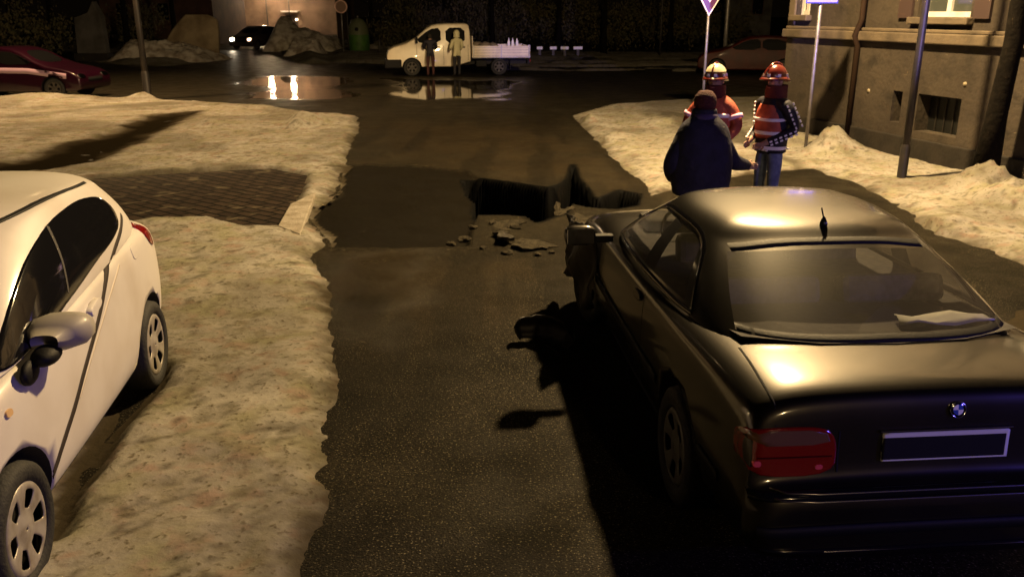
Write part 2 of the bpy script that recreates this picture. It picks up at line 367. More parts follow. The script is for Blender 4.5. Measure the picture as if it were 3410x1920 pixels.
# brick paved crossing path
M_pav, n, b, L = node_mat('worn_pavers'); tc = n.nodes.new('ShaderNodeTexCoord')
mp = n.nodes.new('ShaderNodeMapping'); mp.inputs['Rotation'].default_value = (0, 0, R(38)); L(tc.outputs['Object'], mp.inputs[0])
br = n.nodes.new('ShaderNodeTexBrick'); L(mp.outputs[0], br.inputs[0]); br.inputs['Scale'].default_value = 1.0
br.inputs['Brick Width'].default_value = .30; br.inputs['Row Height'].default_value = .16; br.inputs['Mortar Size'].default_value = .018
br.inputs['Color1'].default_value = (.036, .025, .018, 1); br.inputs['Color2'].default_value = (.019, .013, .010, 1); br.inputs['Mortar'].default_value = (.003, .003, .002, 1)
c2 = mixc(n, L, rng(n, L, noise_node(n, L, tc, 3.2, 5).outputs[0], .58, .80), br.outputs[0], (.15, .125, .085))
L(c2, b.inputs['Base Color']); b.inputs['Roughness'].default_value = .85; b.inputs['Specular IOR Level'].default_value = .12
bu = n.nodes.new('ShaderNodeBump'); bu.inputs['Strength'].default_value = 1; bu.inputs['Distance'].default_value = .03; bu.invert = True
L(br.outputs['Fac'], bu.inputs['Height']); L(bu.outputs[0], b.inputs['Normal'])
pv = gp((230, 590), (560, 570), (900, 552), (1045, 580), (1030, 640), (940, 780), (820, 785), (560, 770), (300, 790))
mb = MB(); mb.add([(p.x, p.y, .012) for p in pv], [tuple(range(len(pv)))]); o = mb.build('pavement', M_pav); tag(o, kind='structure')
# light kerb slab at the path's end
q = [G(1052, 642, .06), G(1000, 784, .06), G(925, 755, .06), G(967, 682, .06)]
mb = MB(); mb.add([(p.x, p.y, .075) for p in q] + [(p.x, p.y, -.1) for p in q], [(0, 1, 2, 3), (4, 7, 6, 5)] + [(i, i + 4, (i + 1) % 4 + 4, (i + 1) % 4) for i in range(4)])
o = mb.build('kerb_slab', M_kerb, bevel=.012); tag(o, 'pale flat kerb slab at the end of the brick path by the road', 'kerb slab')
# asphalt slab edge of the sunken patch
# ---------------------------------------------------------------- broken asphalt slabs around the hole
def slab(pxs, th, tilt, z, label, m=M_slab, name='asphalt_slab'):
    P = gp(*pxs); c = sum(P, Vector()) / len(P); th *= .6; z -= .035
    o = empty(name, (c.x, c.y, z)) if False else None
    rr = random.Random(len(label)); pts = []
    for i, p in enumerate(P):
        q = P[(i + 1) % len(P)]
        for k in range(4):
            t = k / 4; v = p.lerp(q, t) - c
            j = 0 if k == 0 else 1
            pts.append(Vector((v.x + rr.uniform(-.05, .05) * j, v.y + rr.uniform(-.06, .06) * j, 0)))
    n_ = len(pts)
    V = [p + Vector((0, 0, rr.uniform(-.012, .012))) for p in pts] + [p * .93 + Vector((0, 0, -th)) for p in pts] + [Vector((0, 0, .01)), Vector((0, 0, -th))]
    F = [(i, (i + 1) % n_, n_ * 2) for i in range(n_)] + [((i + 1) % n_ + n_, i + n_, n_ * 2 + 1) for i in range(n_)] + [(i, i + n_, (i + 1) % n_ + n_, (i + 1) % n_) for i in range(n_)]
    ob = mk(name, V, F, m); ob.location = (c.x, c.y, z); ob.rotation_euler = tilt
    tag(ob, label, 'asphalt slab', 'broken asphalt slabs round the road hole'); return ob
slab([(1580, 738), (1700, 736), (1756, 742), (1700, 800), (1640, 812), (1560, 800)], .12, (R(3), R(-4), 0), .02, 'broad broken asphalt slab lying on the near lip of the hole, left of the others')
slab([(1768, 755), (1800, 768), (1850, 800), (1862, 822), (1770, 838), (1700, 826)], .10, (R(-5), R(3), 0), .03, 'wedge of yellowish broken asphalt between the hole and the dark coupe')
slab([(1856, 676), (1872, 694), (1912, 690), (1905, 712), (1870, 735), (1800, 730), (1812, 715), (1850, 706)], .08, (R(8), R(-10), 0), -.02, 'small star shaped asphalt fragment standing out of the black hole')
slab([(1915, 712), (1960, 722), (2050, 712), (2010, 770), (1960, 765), (1900, 752)], .10, (R(2), R(5), 0), .03, 'asphalt slab tilted beside the front corner of the dark coupe')
slab([(1655, 780), (1690, 770), (1712, 800), (1690, 820), (1652, 812)], .06, (R(-8), R(9), 0), .09, 'small dark chip of asphalt lying on the left broken slab', mat('dark_asphalt_chip', (.03, .026, .02), .4, bump=(40, .8)))

rg = random.Random(12)
for k, (px, py) in enumerate(((1575, 760), (1640, 745), (1712, 760), (1690, 845), (1545, 800), (1790, 850), (1838, 842), (1610, 828), (1500, 815), (1735, 815))):
    g = G(px, py); sz = rg.uniform(.035, .075); bm = bmesh.new(); bmesh.ops.create_icosphere(bm, subdivisions=2, radius=1)
    for v in bm.verts: v.co = Vector((v.co.x * sz * 1.3, v.co.y * sz, v.co.z * sz * .6)) * rg.uniform(.75, 1.15)
    me = bpy.data.meshes.new('asphalt_lump'); bm.to_mesh(me); bm.free(); me.materials.append(M_slab); o = bpy.data.objects.new('asphalt_lump', me); C.objects.link(o); o.location = (g.x, g.y, .012); o.rotation_euler = (0, 0, rg.uniform(0, 6))
    tag(o, 'small lump of broken asphalt lying by the near lip of the hole', 'asphalt lump', 'small lumps of broken asphalt by the hole')
# ================================================================ vehicles
def subdiv_mesh(V, F, mi, mats, levels=2, cutters=None, crease=None):
    o = mk('tmp', V, F, None, mats=mats, mi=mi)
    s = o.modifiers.new('s', 'SUBSURF'); s.levels = levels; s.render_levels = levels
    cs = []
    for c in (cutters or []):
        mb = MB(); mb.tube([c[0], c[1]], c[2], 36); co = mb.build('cut', mats[0]); cs.append(co)
        bm = bmesh.new(); bm.from_mesh(co.data); bmesh.ops.recalc_face_normals(bm, faces=bm.faces); bm.to_mesh(co.data); bm.free()
        co.data.materials.clear(); co.data.materials.append(mats[-1])
        bo = o.modifiers.new('b', 'BOOLEAN'); bo.operation = 'DIFFERENCE'; bo.solver = 'EXACT'; bo.object = co; bo.material_mode = 'TRANSFER'
    me = evald(o); drop(o)
    for c in cs: drop(c)
    return me
def obj_from(me, name, parent=None, smooth=True):
    if smooth: me.polygons.foreach_set('use_smooth', [True] * len(me.polygons))
    o = bpy.data.objects.new(name, me); me.name = name; C.objects.link(o); o.parent = parent; return o
def loft_body(stations, mats, arches=None, tmpl=None, levels=2):
    tmpl = tmpl or (lambda w, zb, zs, zd: [(0, zb), (.84 * w, zb), (.955 * w, zb + .05), (w, zb + .42 * (zs - zb)), (.985 * w, zs - .07), (.94 * w, zs), (.80 * w, zd - .004), (.4 * w, zd + .006), (0, zd + .008)])
    V = []; rows = []
    for y, wd, zb, zs, zd in stations:
        h = tmpl(wd, zb, zs, zd); ring = []
        full = [(x, z) for x, z in h] + [(-x, z) for x, z in h[1:-1]][::-1]
        for x, z in full: ring.append(len(V)); V.append((x, y, z))
        rows.append(ring)
    n = len(rows[0]); F = []
    for a, b_ in zip(rows, rows[1:]):
        F += [(a[j], a[(j + 1) % n], b_[(j + 1) % n], b_[j]) for j in range(n)]
    for r_, fl in ((rows[0], True), (rows[-1], False)):     # cap as strip of quads
        h = len(r_) // 2
        for j in range(h):
            q = (r_[j], r_[j + 1], r_[(-j - 1) % n], r_[(-j) % n]) if j > 0 else (r_[0], r_[1], r_[n - 1])
            if j == h - 1: q = (r_[j], r_[j + 1], r_[(-j) % n])
            F.append(q if not fl else q[::-1])
    bm = bmesh.new(); vs = [bm.verts.new(v) for v in V]
    for f in F:
        try: bm.faces.new([vs[i] for i in f])
        except Exception: pass
    bmesh.ops.recalc_face_normals(bm, faces=bm.faces)
    V2 = [v.co[:] for v in bm.verts]; bm.verts.index_update(); F2 = [[v.index for v in f.verts] for f in bm.faces]; bm.free()
    return subdiv_mesh(V2, F2, [0] * len(F2), mats, levels, arches)
def greenhouse(B, Rf, cols, mats, top, levels=2, bulge=.03, rows=(0, .07, .5, .93, 1.)):
    """B, Rf: half outlines (belt, roof edge) front centre to rear centre; cols: material index per column."""
    k = len(B)
    def full(L_): return L_ + [(-x, y, z) for x, y, z in L_[1:-1]][::-1]
    rings = []
    for t in rows:
        h = []
        for a, c in zip(B, Rf):
            v = Vector(a).lerp(Vector(c), t); g = bulge * 4 * t * (1 - t)
            nrm = Vector((a[0], (a[1] - .0) * .25, 0)); nrm = nrm.normalized() if nrm.length > 0 else Vector((0, 0, 0))
            h.append(tuple(v + nrm * g))
        rings.append(full(h))
    cx = sum(p[1] for p in Rf) / k
    for f, z in top:
        rings.append(full([(p[0] * f, cx + (p[1] - cx) * f, z) for p in Rf]))
    n = len(rings[0]); V = [p for r_ in rings for p in r_]; F = []; mi = []
    cc = cols + cols[::-1]
    for i in range(len(rings) - 1):
        for j in range(n):
            F.append((i * n + j, i * n + (j + 1) % n, (i + 1) * n + (j + 1) % n, (i + 1) * n + j))
            mi.append(cc[j] if 1 <= i < len(rows) - 2 else 0)
    base = (len(rings) - 1) * n; h = n // 2
    for j in range(h):
        if j == 0: F.append((base, base + 1, base + n - 1))
        elif j == h - 1: F.append((base + j, base + j + 1, base + n - j))
        else: F.append((base + j, base + j + 1, base + n - j - 1, base + n - j))
        mi.append(0)
    bm = bmesh.new(); vs = [bm.verts.new(v) for v in V]; fs = []
    for f, m_ in zip(F, mi):
        ff = bm.faces.new([vs[i] for i in f]); ff.material_index = m_
    bmesh.ops.recalc_face_normals(bm, faces=bm.faces); bm.verts.index_update()
    V2 = [v.co[:] for v in bm.verts]; F2 = [[v.index for v in f.verts] for f in bm.faces]; m2 = [f.material_index for f in bm.faces]; bm.free()
    return subdiv_mesh(V2, F2, m2, mats, levels)
def split_mats(me, names, parent, mats, keepmi=(0,)):
    """islands of one material become separate part objects"""
    bm = bmesh.new(); bm.from_mesh(me); bm.faces.ensure_lookup_table(); out = []
    seen = set()
    for f in bm.faces:
        if f.index in seen: continue
        st = [f]; seen.add(f.index); isl = []
        while st:
            g = st.pop(); isl.append(g)
            for e in g.edges:
                for q in e.link_faces:
                    if q.index not in seen and q.material_index == f.material_index: seen.add(q.index); st.append(q)
        vm = {}; V = []; F = []
        for g in isl:
            t = []
            for v in g.verts:
                if v.index not in vm: vm[v.index] = len(V); V.append(v.co.copy())
                t.append(vm[v.index])
            F.append(t)
        o = mk(names[f.material_index], V, F, mats[f.material_index], parent, True); out.append((f.material_index, o))
    bm.free(); return out
AX = {'L': (Vector((-3, 0, 0)), Vector((1, 0, 0)), lambda a, b: Vector((0, a, b))),
      'R': (Vector((3, 0, 0)), Vector((-1, 0, 0)), lambda a, b: Vector((0, a, b))),
      'B': (Vector((0, -4, 0)), Vector((0, 1, 0)), lambda a, b: Vector((a, 0, b))),
      'F': (Vector((0, 4, 0)), Vector((0, -1, 0)), lambda a, b: Vector((a, 0, b))),
      'T': (Vector((0, 0, 4)), Vector((0, 0, -1)), lambda a, b: Vector((a, b, 0)))}
def proj(bvhs, ax, a, b, off, lim=None):
    o0, d, f = AX[ax]; o = o0 + f(a, b); best = None
    for bv in bvhs:
        h = bv.ray_cast(o, d)
        if h[0] is not None and (best is None or h[3] < best[1]): best = (h[0], h[3])
    if best is None or (lim and best[1] > lim):
        if lim: return o + d * lim
        bb = [bv.find_nearest(o + d * 2.2) for bv in bvhs]; return bb[0][0] - d * off
    return best[0] - d * off
def densify(P, step=.04, rnd=0):
    P = [Vector(p) for p in P]
    for _ in range(rnd):        # corner cutting
        Q = []
        for i in range(len(P)):
            a, b_ = P[i], P[(i + 1) % len(P)]; Q += [a.lerp(b_, .22), a.lerp(b_, .78)]
        P = Q
    out = []
    for i in range(len(P)):
        a, b_ = P[i], P[(i + 1) % len(P)]; k = max(1, int((b_ - a).length / step))
        out += [a.lerp(b_, t / k) for t in range(k)]
    return out
def conform(name, outline, ax, bvhs, m, parent, off=.004, rnd=2, step=.035, skirt=.012, lim=None):
    P = densify([Vector((*p, 0)) for p in outline], step, rnd); c = sum(P, Vector()) / len(P); d = AX[ax][1]
    fs = [1.0, .96, .8, .6, .4, .2]; n_ = len(P); V = []
    for p in P: V.append(proj(bvhs, ax, p.x, p.y, off, lim) + d * (skirt + off))
    for f in fs:
        for p in P:
            q = c.lerp(p, f); V.append(proj(bvhs, ax, q.x, q.y, off, lim))
    V.append(proj(bvhs, ax, c.x, c.y, off, lim)); F = []
    for r_ in range(len(fs)):
        F += [(r_ * n_ + i, r_ * n_ + (i + 1) % n_, (r_ + 1) * n_ + (i + 1) % n_, (r_ + 1) * n_ + i) for i in range(n_)]
    r_ = len(fs); F += [(r_ * n_ + i, r_ * n_ + (i + 1) % n_, len(V) - 1) for i in range(n_)]
    o = mk(name, V, F, m, parent, True)
    bm = bmesh.new(); bm.from_mesh(o.data); bmesh.ops.recalc_face_normals(bm, faces=bm.faces); bm.to_mesh(o.data); bm.free()
    return o
def strip(name, pts, width, ax, bvhs, m, parent, off=.003, skirt=.01, closed=False, lim=None, step=.04):
    P = [Vector((*p, 0)) for p in pts]; Q = [P[0]]
    for a, b_ in zip(P, P[1:]):
        k = max(1, int((b_ - a).length / step)); Q += [a.lerp(b_, t / k) for t in range(1, k + 1)]
    d = AX[ax][1]; V = []; w_ = width if hasattr(width, '__len__') else (width, width)
    for i, p in enumerate(Q):
        t = (Q[min(i + 1, len(Q) - 1)] - Q[max(0, i - 1)]).normalized(); nn = Vector((-t.y, t.x, 0))
        ww = w_[0] + (w_[1] - w_[0]) * i / max(1, len(Q) - 1)
        for s_ in (-.5, -.5, 0, .5, .5):
            q = p + nn * ww * s_; V.append(proj(bvhs, ax, q.x, q.y, off, lim))
        V[-5] = V[-5] + d * skirt; V[-1] = V[-1] + d * skirt
    F = [(i * 5 + j, i * 5 + j + 1, (i + 1) * 5 + j + 1, (i + 1) * 5 + j) for i in range(len(Q) - 1) for j in range(4)]
    return mk(name, V, F, m, parent, True)
def smoothline(P, it=2):
    P = [Vector((*p, 0)) for p in P]
    for _ in range(it):
        Q = [P[0]]
        for a, b_ in zip(P, P[1:]): Q += [a.lerp(b_, .25), a.lerp(b_, .75)]
        Q.append(P[-1]); P = Q
    return [(p.x, p.y) for p in P]
def wheel(parent, x, y, r, wdt, rimr, side, holes=7, steer=0, rm=None, oval=(1.8, 5.2), name='wheel'):
    """side -1 left, +1 right; outer face points to side"""
    wh = empty(name, (x, y, r)); wh.parent = parent; wh.rotation_euler = (0, 0, steer)
    M = Matrix.Rotation(R(90) * side, 4, 'Y')
    h = wdt / 2
    mb = MB(); mb.lathe([(rimr * .96, -h * .8), (r * .86, -h), (r * .97, -h * .8), (r, -h * .4), (r, h * .4), (r * .97, h * .8), (r * .86, h), (rimr * 1.02, h * .88), (rimr * .97, h * .6)], 40, M)
    mb.build('tyre', M_rubber, wh, True)
    mb = MB(); mb.lathe([(rimr, -h * .7), (rimr * .9, h * .25), (0.001, h * .2)], 24, M); mb.build('brake_drum', M_black, wh, True)
    na = holes * 8; rad = [1.0, .93, .82, .62, .44, .36, .18, .02]; zz = [.74, .86, .84, .80, .74, .72, .80, .82]
    V = [M @ Vector((rimr * q * math.cos(2 * math.pi * j / na), rimr * q * math.sin(2 * math.pi * j / na), h * z)) for q, z in zip(rad, zz) for j in range(na)]
    F = []
    for i in range(len(rad) - 1):
        for j in range(na):
            if i in (2, 3) and oval[0] < (j % 8) + .5 < oval[1] + .5: continue
            F.append((i * na + j, i * na + (j + 1) % na, (i + 1) * na + (j + 1) % na, (i + 1) * na + j))
    o = mk('rim', V, F, rm or M_rim, wh, True)
    so = o.modifiers.new('t', 'SOLIDIFY'); so.thickness = .008; so.offset = 0
    ss = o.modifiers.new('s', 'SUBSURF'); ss.levels = ss.render_levels = 1
    return wh

# ---------------------------------------------------------------- dark coupe
def dark_coupe():
    root = empty('parked_car', (1.55, 5.20, 0), .083, 'dark wet coupe in the right foreground with its nose towards the broken road', 'car')
    arch = [((-1.2, -1.26, .31), (-.56, -1.26, .31), .355), ((.56, -1.26, .31), (1.2, -1.26, .31), .355), ((-1.2, 1.44, .31), (-.56, 1.44, .31), .355), ((.56, 1.44, .31), (1.2, 1.44, .31), .355)]
    st = [(-2.235, .66, .34, .52, .53), (-2.225, .76, .30, .575, .60), (-2.17, .815, .27, .615, .625), (-2.145, .82, .26, .64, .66), (-2.14, .80, .25, .84, .90), (-2.115, .81, .25, .92, .975), (-2.02, .825, .24, .945, .998), (-1.80, .84, .24, .955, 1.005), (-1.55, .85, .22, .955, 1.0), (-1.0, .855, .19, .935, .96), (0, .855, .18, .91, .93), (.9, .85, .19, .89, .93), (1.15, .845, .20, .875, .935), (1.6, .835, .22, .83, .88), (1.95, .81, .24, .74, .80), (2.08, .78, .25, .68, .73), (2.14, .76, .26, .60, .63), (2.19, .70, .30, .50, .52)]
    me = loft_body(st, [M_darkpaint, M_black], arch)
    body = obj_from(me, 'body', root)
    bm = bmesh.new(); bm.from_mesh(me); bv = BVHTree.FromBMesh(bm); bm.free()
    B = [(0, 1.06, .935), (.38, 1.02, .935), (.70, .80, .925), (.755, .68, .925), (.785, .10, .925), (.79, -.22, .925), (.79, -.30, .925), (.775, -1.06, .95), (.70, -1.62, .975), (.36, -1.74, .985), (0, -1.77, .985)]
    Rf = [(0, .26, 1.325), (.30, .23, 1.32), (.515, .13, 1.295), (.55, .04, 1.29), (.575, -.14, 1.305), (.578, -.30, 1.305), (.578, -.36, 1.305), (.56, -.72, 1.285), (.53, -.84, 1.265), (.30, -.92, 1.305), (0, -.94, 1.315)]
    gm = greenhouse(B, Rf, [1, 1, 0, 2, 2, 3, 2, 0, 1, 1], [M_darkpaint, M_clear, M_clear, M_black], [(.88, 1.350), (.55, 1.364), (.2, 1.367)], bulge=.035)
    bm = bmesh.new(); bm.from_mesh(gm); bg_ = BVHTree.FromBMesh(bm); bm.free()
    for mi, o in split_mats(gm, ['roof', 'windscreen', 'side_window', 'pillar_trim'], root, [M_darkpaint, M_clear, M_clear, M_black]):
        if mi == 1 and sum(v.co.y for v in o.data.vertices) / len(o.data.vertices) < 0: o.name = 'rear_window'
    bvs = [bv, bg_]
    # dark band printed round the rear glass, seals
    strip('window_seal', [(-.64, 1.018), (0, 1.028), (.64, 1.018)], .022, 'B', bvs, M_black, root, .003)
    strip('window_seal', smoothline([(-.51, 1.25), (-.28, 1.288), (0, 1.296), (.28, 1.288), (.51, 1.25)]), .022, 'B', bvs, M_black, root, .004)
    for s in ('L', 'R'):
        strip('window_trim', [(.74, .936), (.0, .944), (-.9, .96), (-1.12, .975)], .026, s, bvs, M_blackgloss, root, .006)
        strip('window_trim', smoothline([(.70, .96), (.30, 1.18), (.02, 1.275), (-.35, 1.29), (-.74, 1.265), (-.98, 1.10), (-1.10, .99)]), .022, s, bvs, M_blackgloss, root, .005)
        strip('rub_strip', [(-1.88, .50), (-1.64, .505)], .05, s, [bv], M_black, root, .010)
        strip('rub_strip', [(-.88, .515), (.98, .515)], .055, s, [bv], M_black, root, .012)
        strip('door_gap', smoothline([(.86, .90), (.90, .60), (.86, .30), (.80, .22)]), .008, s, [bv], M_plateblk, root, .001)
        strip('door_gap', smoothline([(-.46, .92), (-.50, .60), (-.42, .30), (-.38, .22)]), .008, s, [bv], M_plateblk, root, .001)
        conform('door_handle', [(-.44, .80), (-.27, .80), (-.27, .845), (-.44, .845)], s, [bv], M_blackgloss, root, .02)
        strip('sill_trim', [(-.85, .235), (1.0, .235)], .07, s, [bv], M_black, root, .008)
    # boot lid shut lines
    strip('boot_gap', smoothline([(-.68, -1.62), (-.69, -1.8), (-.705, -2.0), (-.70, -2.105)]), .010, 'T', [bv], M_plateblk, root, .0012)
    strip('boot_gap', smoothline([(.68, -1.62), (.69, -1.8), (.705, -2.0), (.70, -2.105)]), .010, 'T', [bv], M_plateblk, root, .0012)
    for s in (-1, 1):
        strip('boot_gap', [(s * .70, .93), (s * .70, .86)], .008, 'B', [bv], M_plateblk, root, .0012)
        strip('boot_gap', [(s * .44, .83), (s * .44, .66)], .008, 'B', [bv], M_plateblk, root, .0012)
        t = conform('tail_light', [(s * .452, .655), (s * .452, .80), (s * .50, .855), (s * .785, .855), (s * .815, .80), (s * .815, .655)], 'B', [bv], M_tail, root, .012, rnd=2, lim=2.15)
        strip('lens_rib', [(s * .47, .735), (s * .812, .735)], .006, 'B', [bv], mat('dark_red_rib', (.05, .002, .002), .4), t, .0155, skirt=0, lim=2.145)
        conform('indicator_lens', [(s * .475, .785), (s * .50, .845), (s * .785, .848), (s * .81, .785)], 'B', [bv], M_tailamb, t, .016, rnd=1, lim=2.15)
        conform('reflector', [(s * .505, .682), (s * .505, .700), (s * .535, .700), (s * .535, .682)], 'B', [bv], M_reflector, t, .018, rnd=1)
        conform('reflector', [(s * .755, .700), (s * .755, .722), (s * .785, .722), (s * .785, .700)], 'B', [bv], M_reflector, t, .018, rnd=1, lim=2.16)
        conform('headlight', [(s * .40, .58), (s * .40, .67), (s * .70, .67), (s * .72, .58)], 'F', [bv], M_chrome, root, .006)
    rg = random.Random(4); V = []; nu, nv = 18, 9
    for i in range(nu):
        u = i / (nu - 1)
        for k in range(nv):
            v = k / (nv - 1); y = .92 + 1.22 * u; z = .30 + (.60 - .16 * u) * v - .06 * math.sin(u * 9) * (1 - v)
            x = -.855 - .085 * math.sin(u * 3.1) * (1 - .5 * v) - .03 * math.sin(u * 13 + v * 7) - rg.uniform(0, .025)
            V.append((x, y + rg.uniform(-.015, .015), z + rg.uniform(-.015, .015)))
    wg = mk('crumpled_wing', V, [(i * nv + k, (i + 1) * nv + k, (i + 1) * nv + k + 1, i * nv + k + 1) for i in range(nu - 1) for k in range(nv - 1)], mat('scraped_dark_panel', (.012, .010, .010), .5, .3, spec=.3), root, True)
    q = wg.modifiers.new('t', 'SOLIDIFY'); q.thickness = .006
    for zz, yy, xx in ((.612, -2.232, .66), (.588, -2.250, .68), (.352, -2.236, .60)):  # thin bright tubes added for the highlight lines along the bumper edges
        mb = MB(); mb.tube([(-xx - .08, yy + .085, zz), (-xx, yy + .012, zz)] + [(xx * t, yy - .004, zz) for t in (-.8, -.4, 0, .4, .8)] + [(xx, yy + .012, zz), (xx + .08, yy + .085, zz)], .0045, 8); mb.build('bumper_highlight', mat('highlight_metal', (.30, .28, .28), .25, .9), root, True)
    bp = strip('rear_bumper', smoothline([(-.80, .585), (-.6, .60), (0, .605), (.6, .60), (.80, .585)]), .030, 'B', [bv], M_blackgloss, root, .018)
    strip('bumper_trim', smoothline([(-.77, .44), (-.5, .45), (0, .452), (.5, .45), (.77, .44)]), .045, 'B', [bv], M_black, bp, .012)
    strip('bumper_lip', smoothline([(-.75, .352), (-.5, .355), (0, .355), (.5, .355), (.75, .352)]), .018, 'B', [bv], M_blackgloss, bp, .010)
    # plate with its blacked-out face, emblem, lock
    pl = conform('number_plate', [(-.262, .70), (-.262, .815), (.262, .815), (.262, .70)], 'B', [bv], M_plate, root, .010, rnd=0)
    conform('plate_cover', [(-.262, .708), (-.262, .800), (.247, .800), (.247, .708)], 'B', [bv], M_plateblk, pl, .013, rnd=0)
    strip('plate_trim', [(-.275, .826), (.275, .826)], .010, 'B', [bv], M_chrome, pl, .010)
    em = MB(); em.lathe([(.001, .006), (.030, .006), (.033, .004), (.0335, 0)], 28)
    eo = em.build('emblem', M_blackgloss, root, True); p = proj([bv], 'B', 0.035, .905, .002); eo.location = p; eo.rotation_euler = (R(78), 0, 0)
    for k in range(4):
        V = [Vector((0, 0, .0075))] + [Vector((.021 * math.cos(R(90 * k + a)), .021 * math.sin(R(90 * k + a)), .0075)) for a in range(0, 91, 10)]
        mk('emblem_quarter', V, [tuple(range(len(V)))], M_white_c if k % 2 else mat('emblem_blue', (.03, .08, .45), .3, coat=1), eo)
    rg = MB(); rg.lathe([(.030, .0062), (.0335, .0085), (.034, .005)], 28); rg.build('emblem_ring', M_chrome, eo, True)
    # aerial on the rear edge of the roof
    ap = proj([bg_], 'T', 0.0, -.86, .0); mb = MB(); mb.lathe([(.020, 0), (.020, .012), (.012, .035), (.002, .05)], 16, Matrix.Translation(ap))
    mb.tube([ap + Vector((0, 0, .03)), ap + Vector((0, .04, .085))], .004, 6); mb.build('roof_aerial', M_blackgloss, root, True)
    for s in (-1, 1):
        mb = MB(); c = Vector((s * 1.04, .60, .945))
        V = []; N = 14
        for y, sx, sz, dx in ((-.06, .055, .040, .012), (-.055, .105, .062, .0), (.0, .11, .066, .0), (.06, .09, .055, -.01), (.10, .05, .03, -.02)):
            for j in range(N):
                q = 2 * math.pi * j / N; cx, sz_ = math.cos(q), math.sin(q)
                V.append(c + Vector((s * dx + sx * math.copysign(abs(cx) ** .6, cx), y, sz * math.copysign(abs(sz_) ** .6, sz_))))
        F = [(i * N + j, i * N + (j + 1) % N, (i + 1) * N + (j + 1) % N, (i + 1) * N + j) for i in range(4) for j in range(N)] + [tuple(range(N)), tuple(4 * N + j for j in range(N))[::-1]]
        mo = mk('door_mirror', V, F, M_darkpaint, root, True)
        g = MB(); g.box(c + Vector((s * .0, -.062, 0)), (.185, .004, .105)); g.build('mirror_glass', M_chrome, mo, bevel=.002)
        g = MB(); g.box(c + Vector((-s * .15, .03, -.035)), (.18, .07, .05)); g.build('mirror_foot', M_black, mo, bevel=.01)
    for x, y, s, stt in ((-.755, -1.26, -1, 0), (.755, -1.26, 1, 0), (-.75, 1.44, -1, R(12)), (.75, 1.44, 1, R(12))):
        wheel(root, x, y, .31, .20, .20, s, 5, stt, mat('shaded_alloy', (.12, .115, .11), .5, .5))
    # cabin
    cb = MB()
    ou = [(x * .93, y * .95 - .02, 0) for x, y, z in B]; ou = ou + [(-x, y, z) for x, y, z in ou[1:-1]][::-1]
    cb.add([(x, y, .962 if y > -1.1 else 1.015) for x, y, z in ou], [tuple(range(len(ou)))]); cb.build('parcel_shelf', M_int, root)
    for s in (-1, 1):
        sb = MB(); sb.box((s * .34, -.12, 1.02), (.44, .13, .20), rot=Euler((R(-12), 0, 0))); so = sb.build('front_seat', M_int, root, bevel=.04)
        hb = MB(); hb.box((s * .34, -.17, 1.19), (.25, .09, .13), rot=Euler((R(-8), 0, 0))); hb.build('headrest', M_int, so, bevel=.03)
        sb = MB(); sb.box((s * .33, -.98, 1.03), (.56, .14, .15), rot=Euler((R(-20), 0, 0))); so = sb.build('rear_seat', M_seatblue, root, bevel=.04)
    sb = MB(); sb.box((.0, .72, .99), (1.15, .30, .10)); sb.build('dashboard', M_int, root, bevel=.03)
    sw = MB(); sw.lathe([(.17, 0), (.185, .012), (.17, .024), (.16, .012), (.17, 0)], 20, Matrix.Translation((-.34, .42, 1.0)) @ Matrix.Rotation(R(65), 4, 'X')); sw.build('steering_wheel', M_black, root, True)
    rv = MB(); rv.box((0, .30, 1.235), (.22, .03, .06)); rv.build('rear_view_mirror', M_black, root, bevel=.01)
    return root
coupe = dark_coupe()
Mc = Matrix.Translation((1.55, 5.20, 0)) @ Matrix.Rotation(.083, 4, 'Z')
# pale sheet added to stand for the bright patch in the rear glass
mb = MB(); V = []
for i in range(6):
    for j in range(4): V.append((.12 + .46 * i / 5 + (.04 * j / 3), -1.50 + .13 * j / 3, 1.022 + .014 * math.sin(i * 1.7 + j)))
mb.add(V, [(i * 4 + j, i * 4 + j + 1, (i + 1) * 4 + j + 1, (i + 1) * 4 + j) for i in range(5) for j in range(3)])
o = mb.build('glass_patch', mat('pale_patch', (.5, .5, .48), .8), None, True); o.matrix_world = Mc
so = o.modifiers.new('t', 'SOLIDIFY'); so.thickness = .006
tag(o, 'pale grey sheet added behind the rear glass of the dark coupe', 'pale_patch')

# broken black bumper piece lying at the coupe's left front
def debris():
    root = empty('broken_bumper', (.20, 5.95, 0), R(55), 'black broken piece of car bumper on the road beside the dark coupe', 'car debris')
    V = []; n1 = 14; n2 = 6
    for i in range(n1):
        t = i / (n1 - 1); a = R(-70 + 150 * t)
        for j in range(n2):
            q = j / (n2 - 1); h = .02 + .20 * q * (1 - .35 * abs(t - .5))
            rr_ = .17 + .05 * math.sin(q * 3.0) + .015 * math.sin(i * 2.3)
            V.append((rr_ * math.cos(a), rr_ * math.sin(a) * 1.25, h))
    F = [(i * n2 + j, (i + 1) * n2 + j, (i + 1) * n2 + j + 1, i * n2 + j + 1) for i in range(n1 - 1) for j in range(n2 - 1)]
    o = mk('bumper_shell', V, F, mat('scraped_dark_panel', (.012, .010, .010), .5, .3, spec=.3), root, True); s = o.modifiers.new('t', 'SOLIDIFY'); s.thickness = .012
    mb = MB(); mb.add([(-.02, -.20, .02), (.14, -.30, .015), (.10, -.12, .02), (.02, -.05, .05)], [(0, 1, 2, 3)]); o = mb.build('torn_edge', M_black, root); s = o.modifiers.new('t', 'SOLIDIFY'); s.thickness = .01
debris()

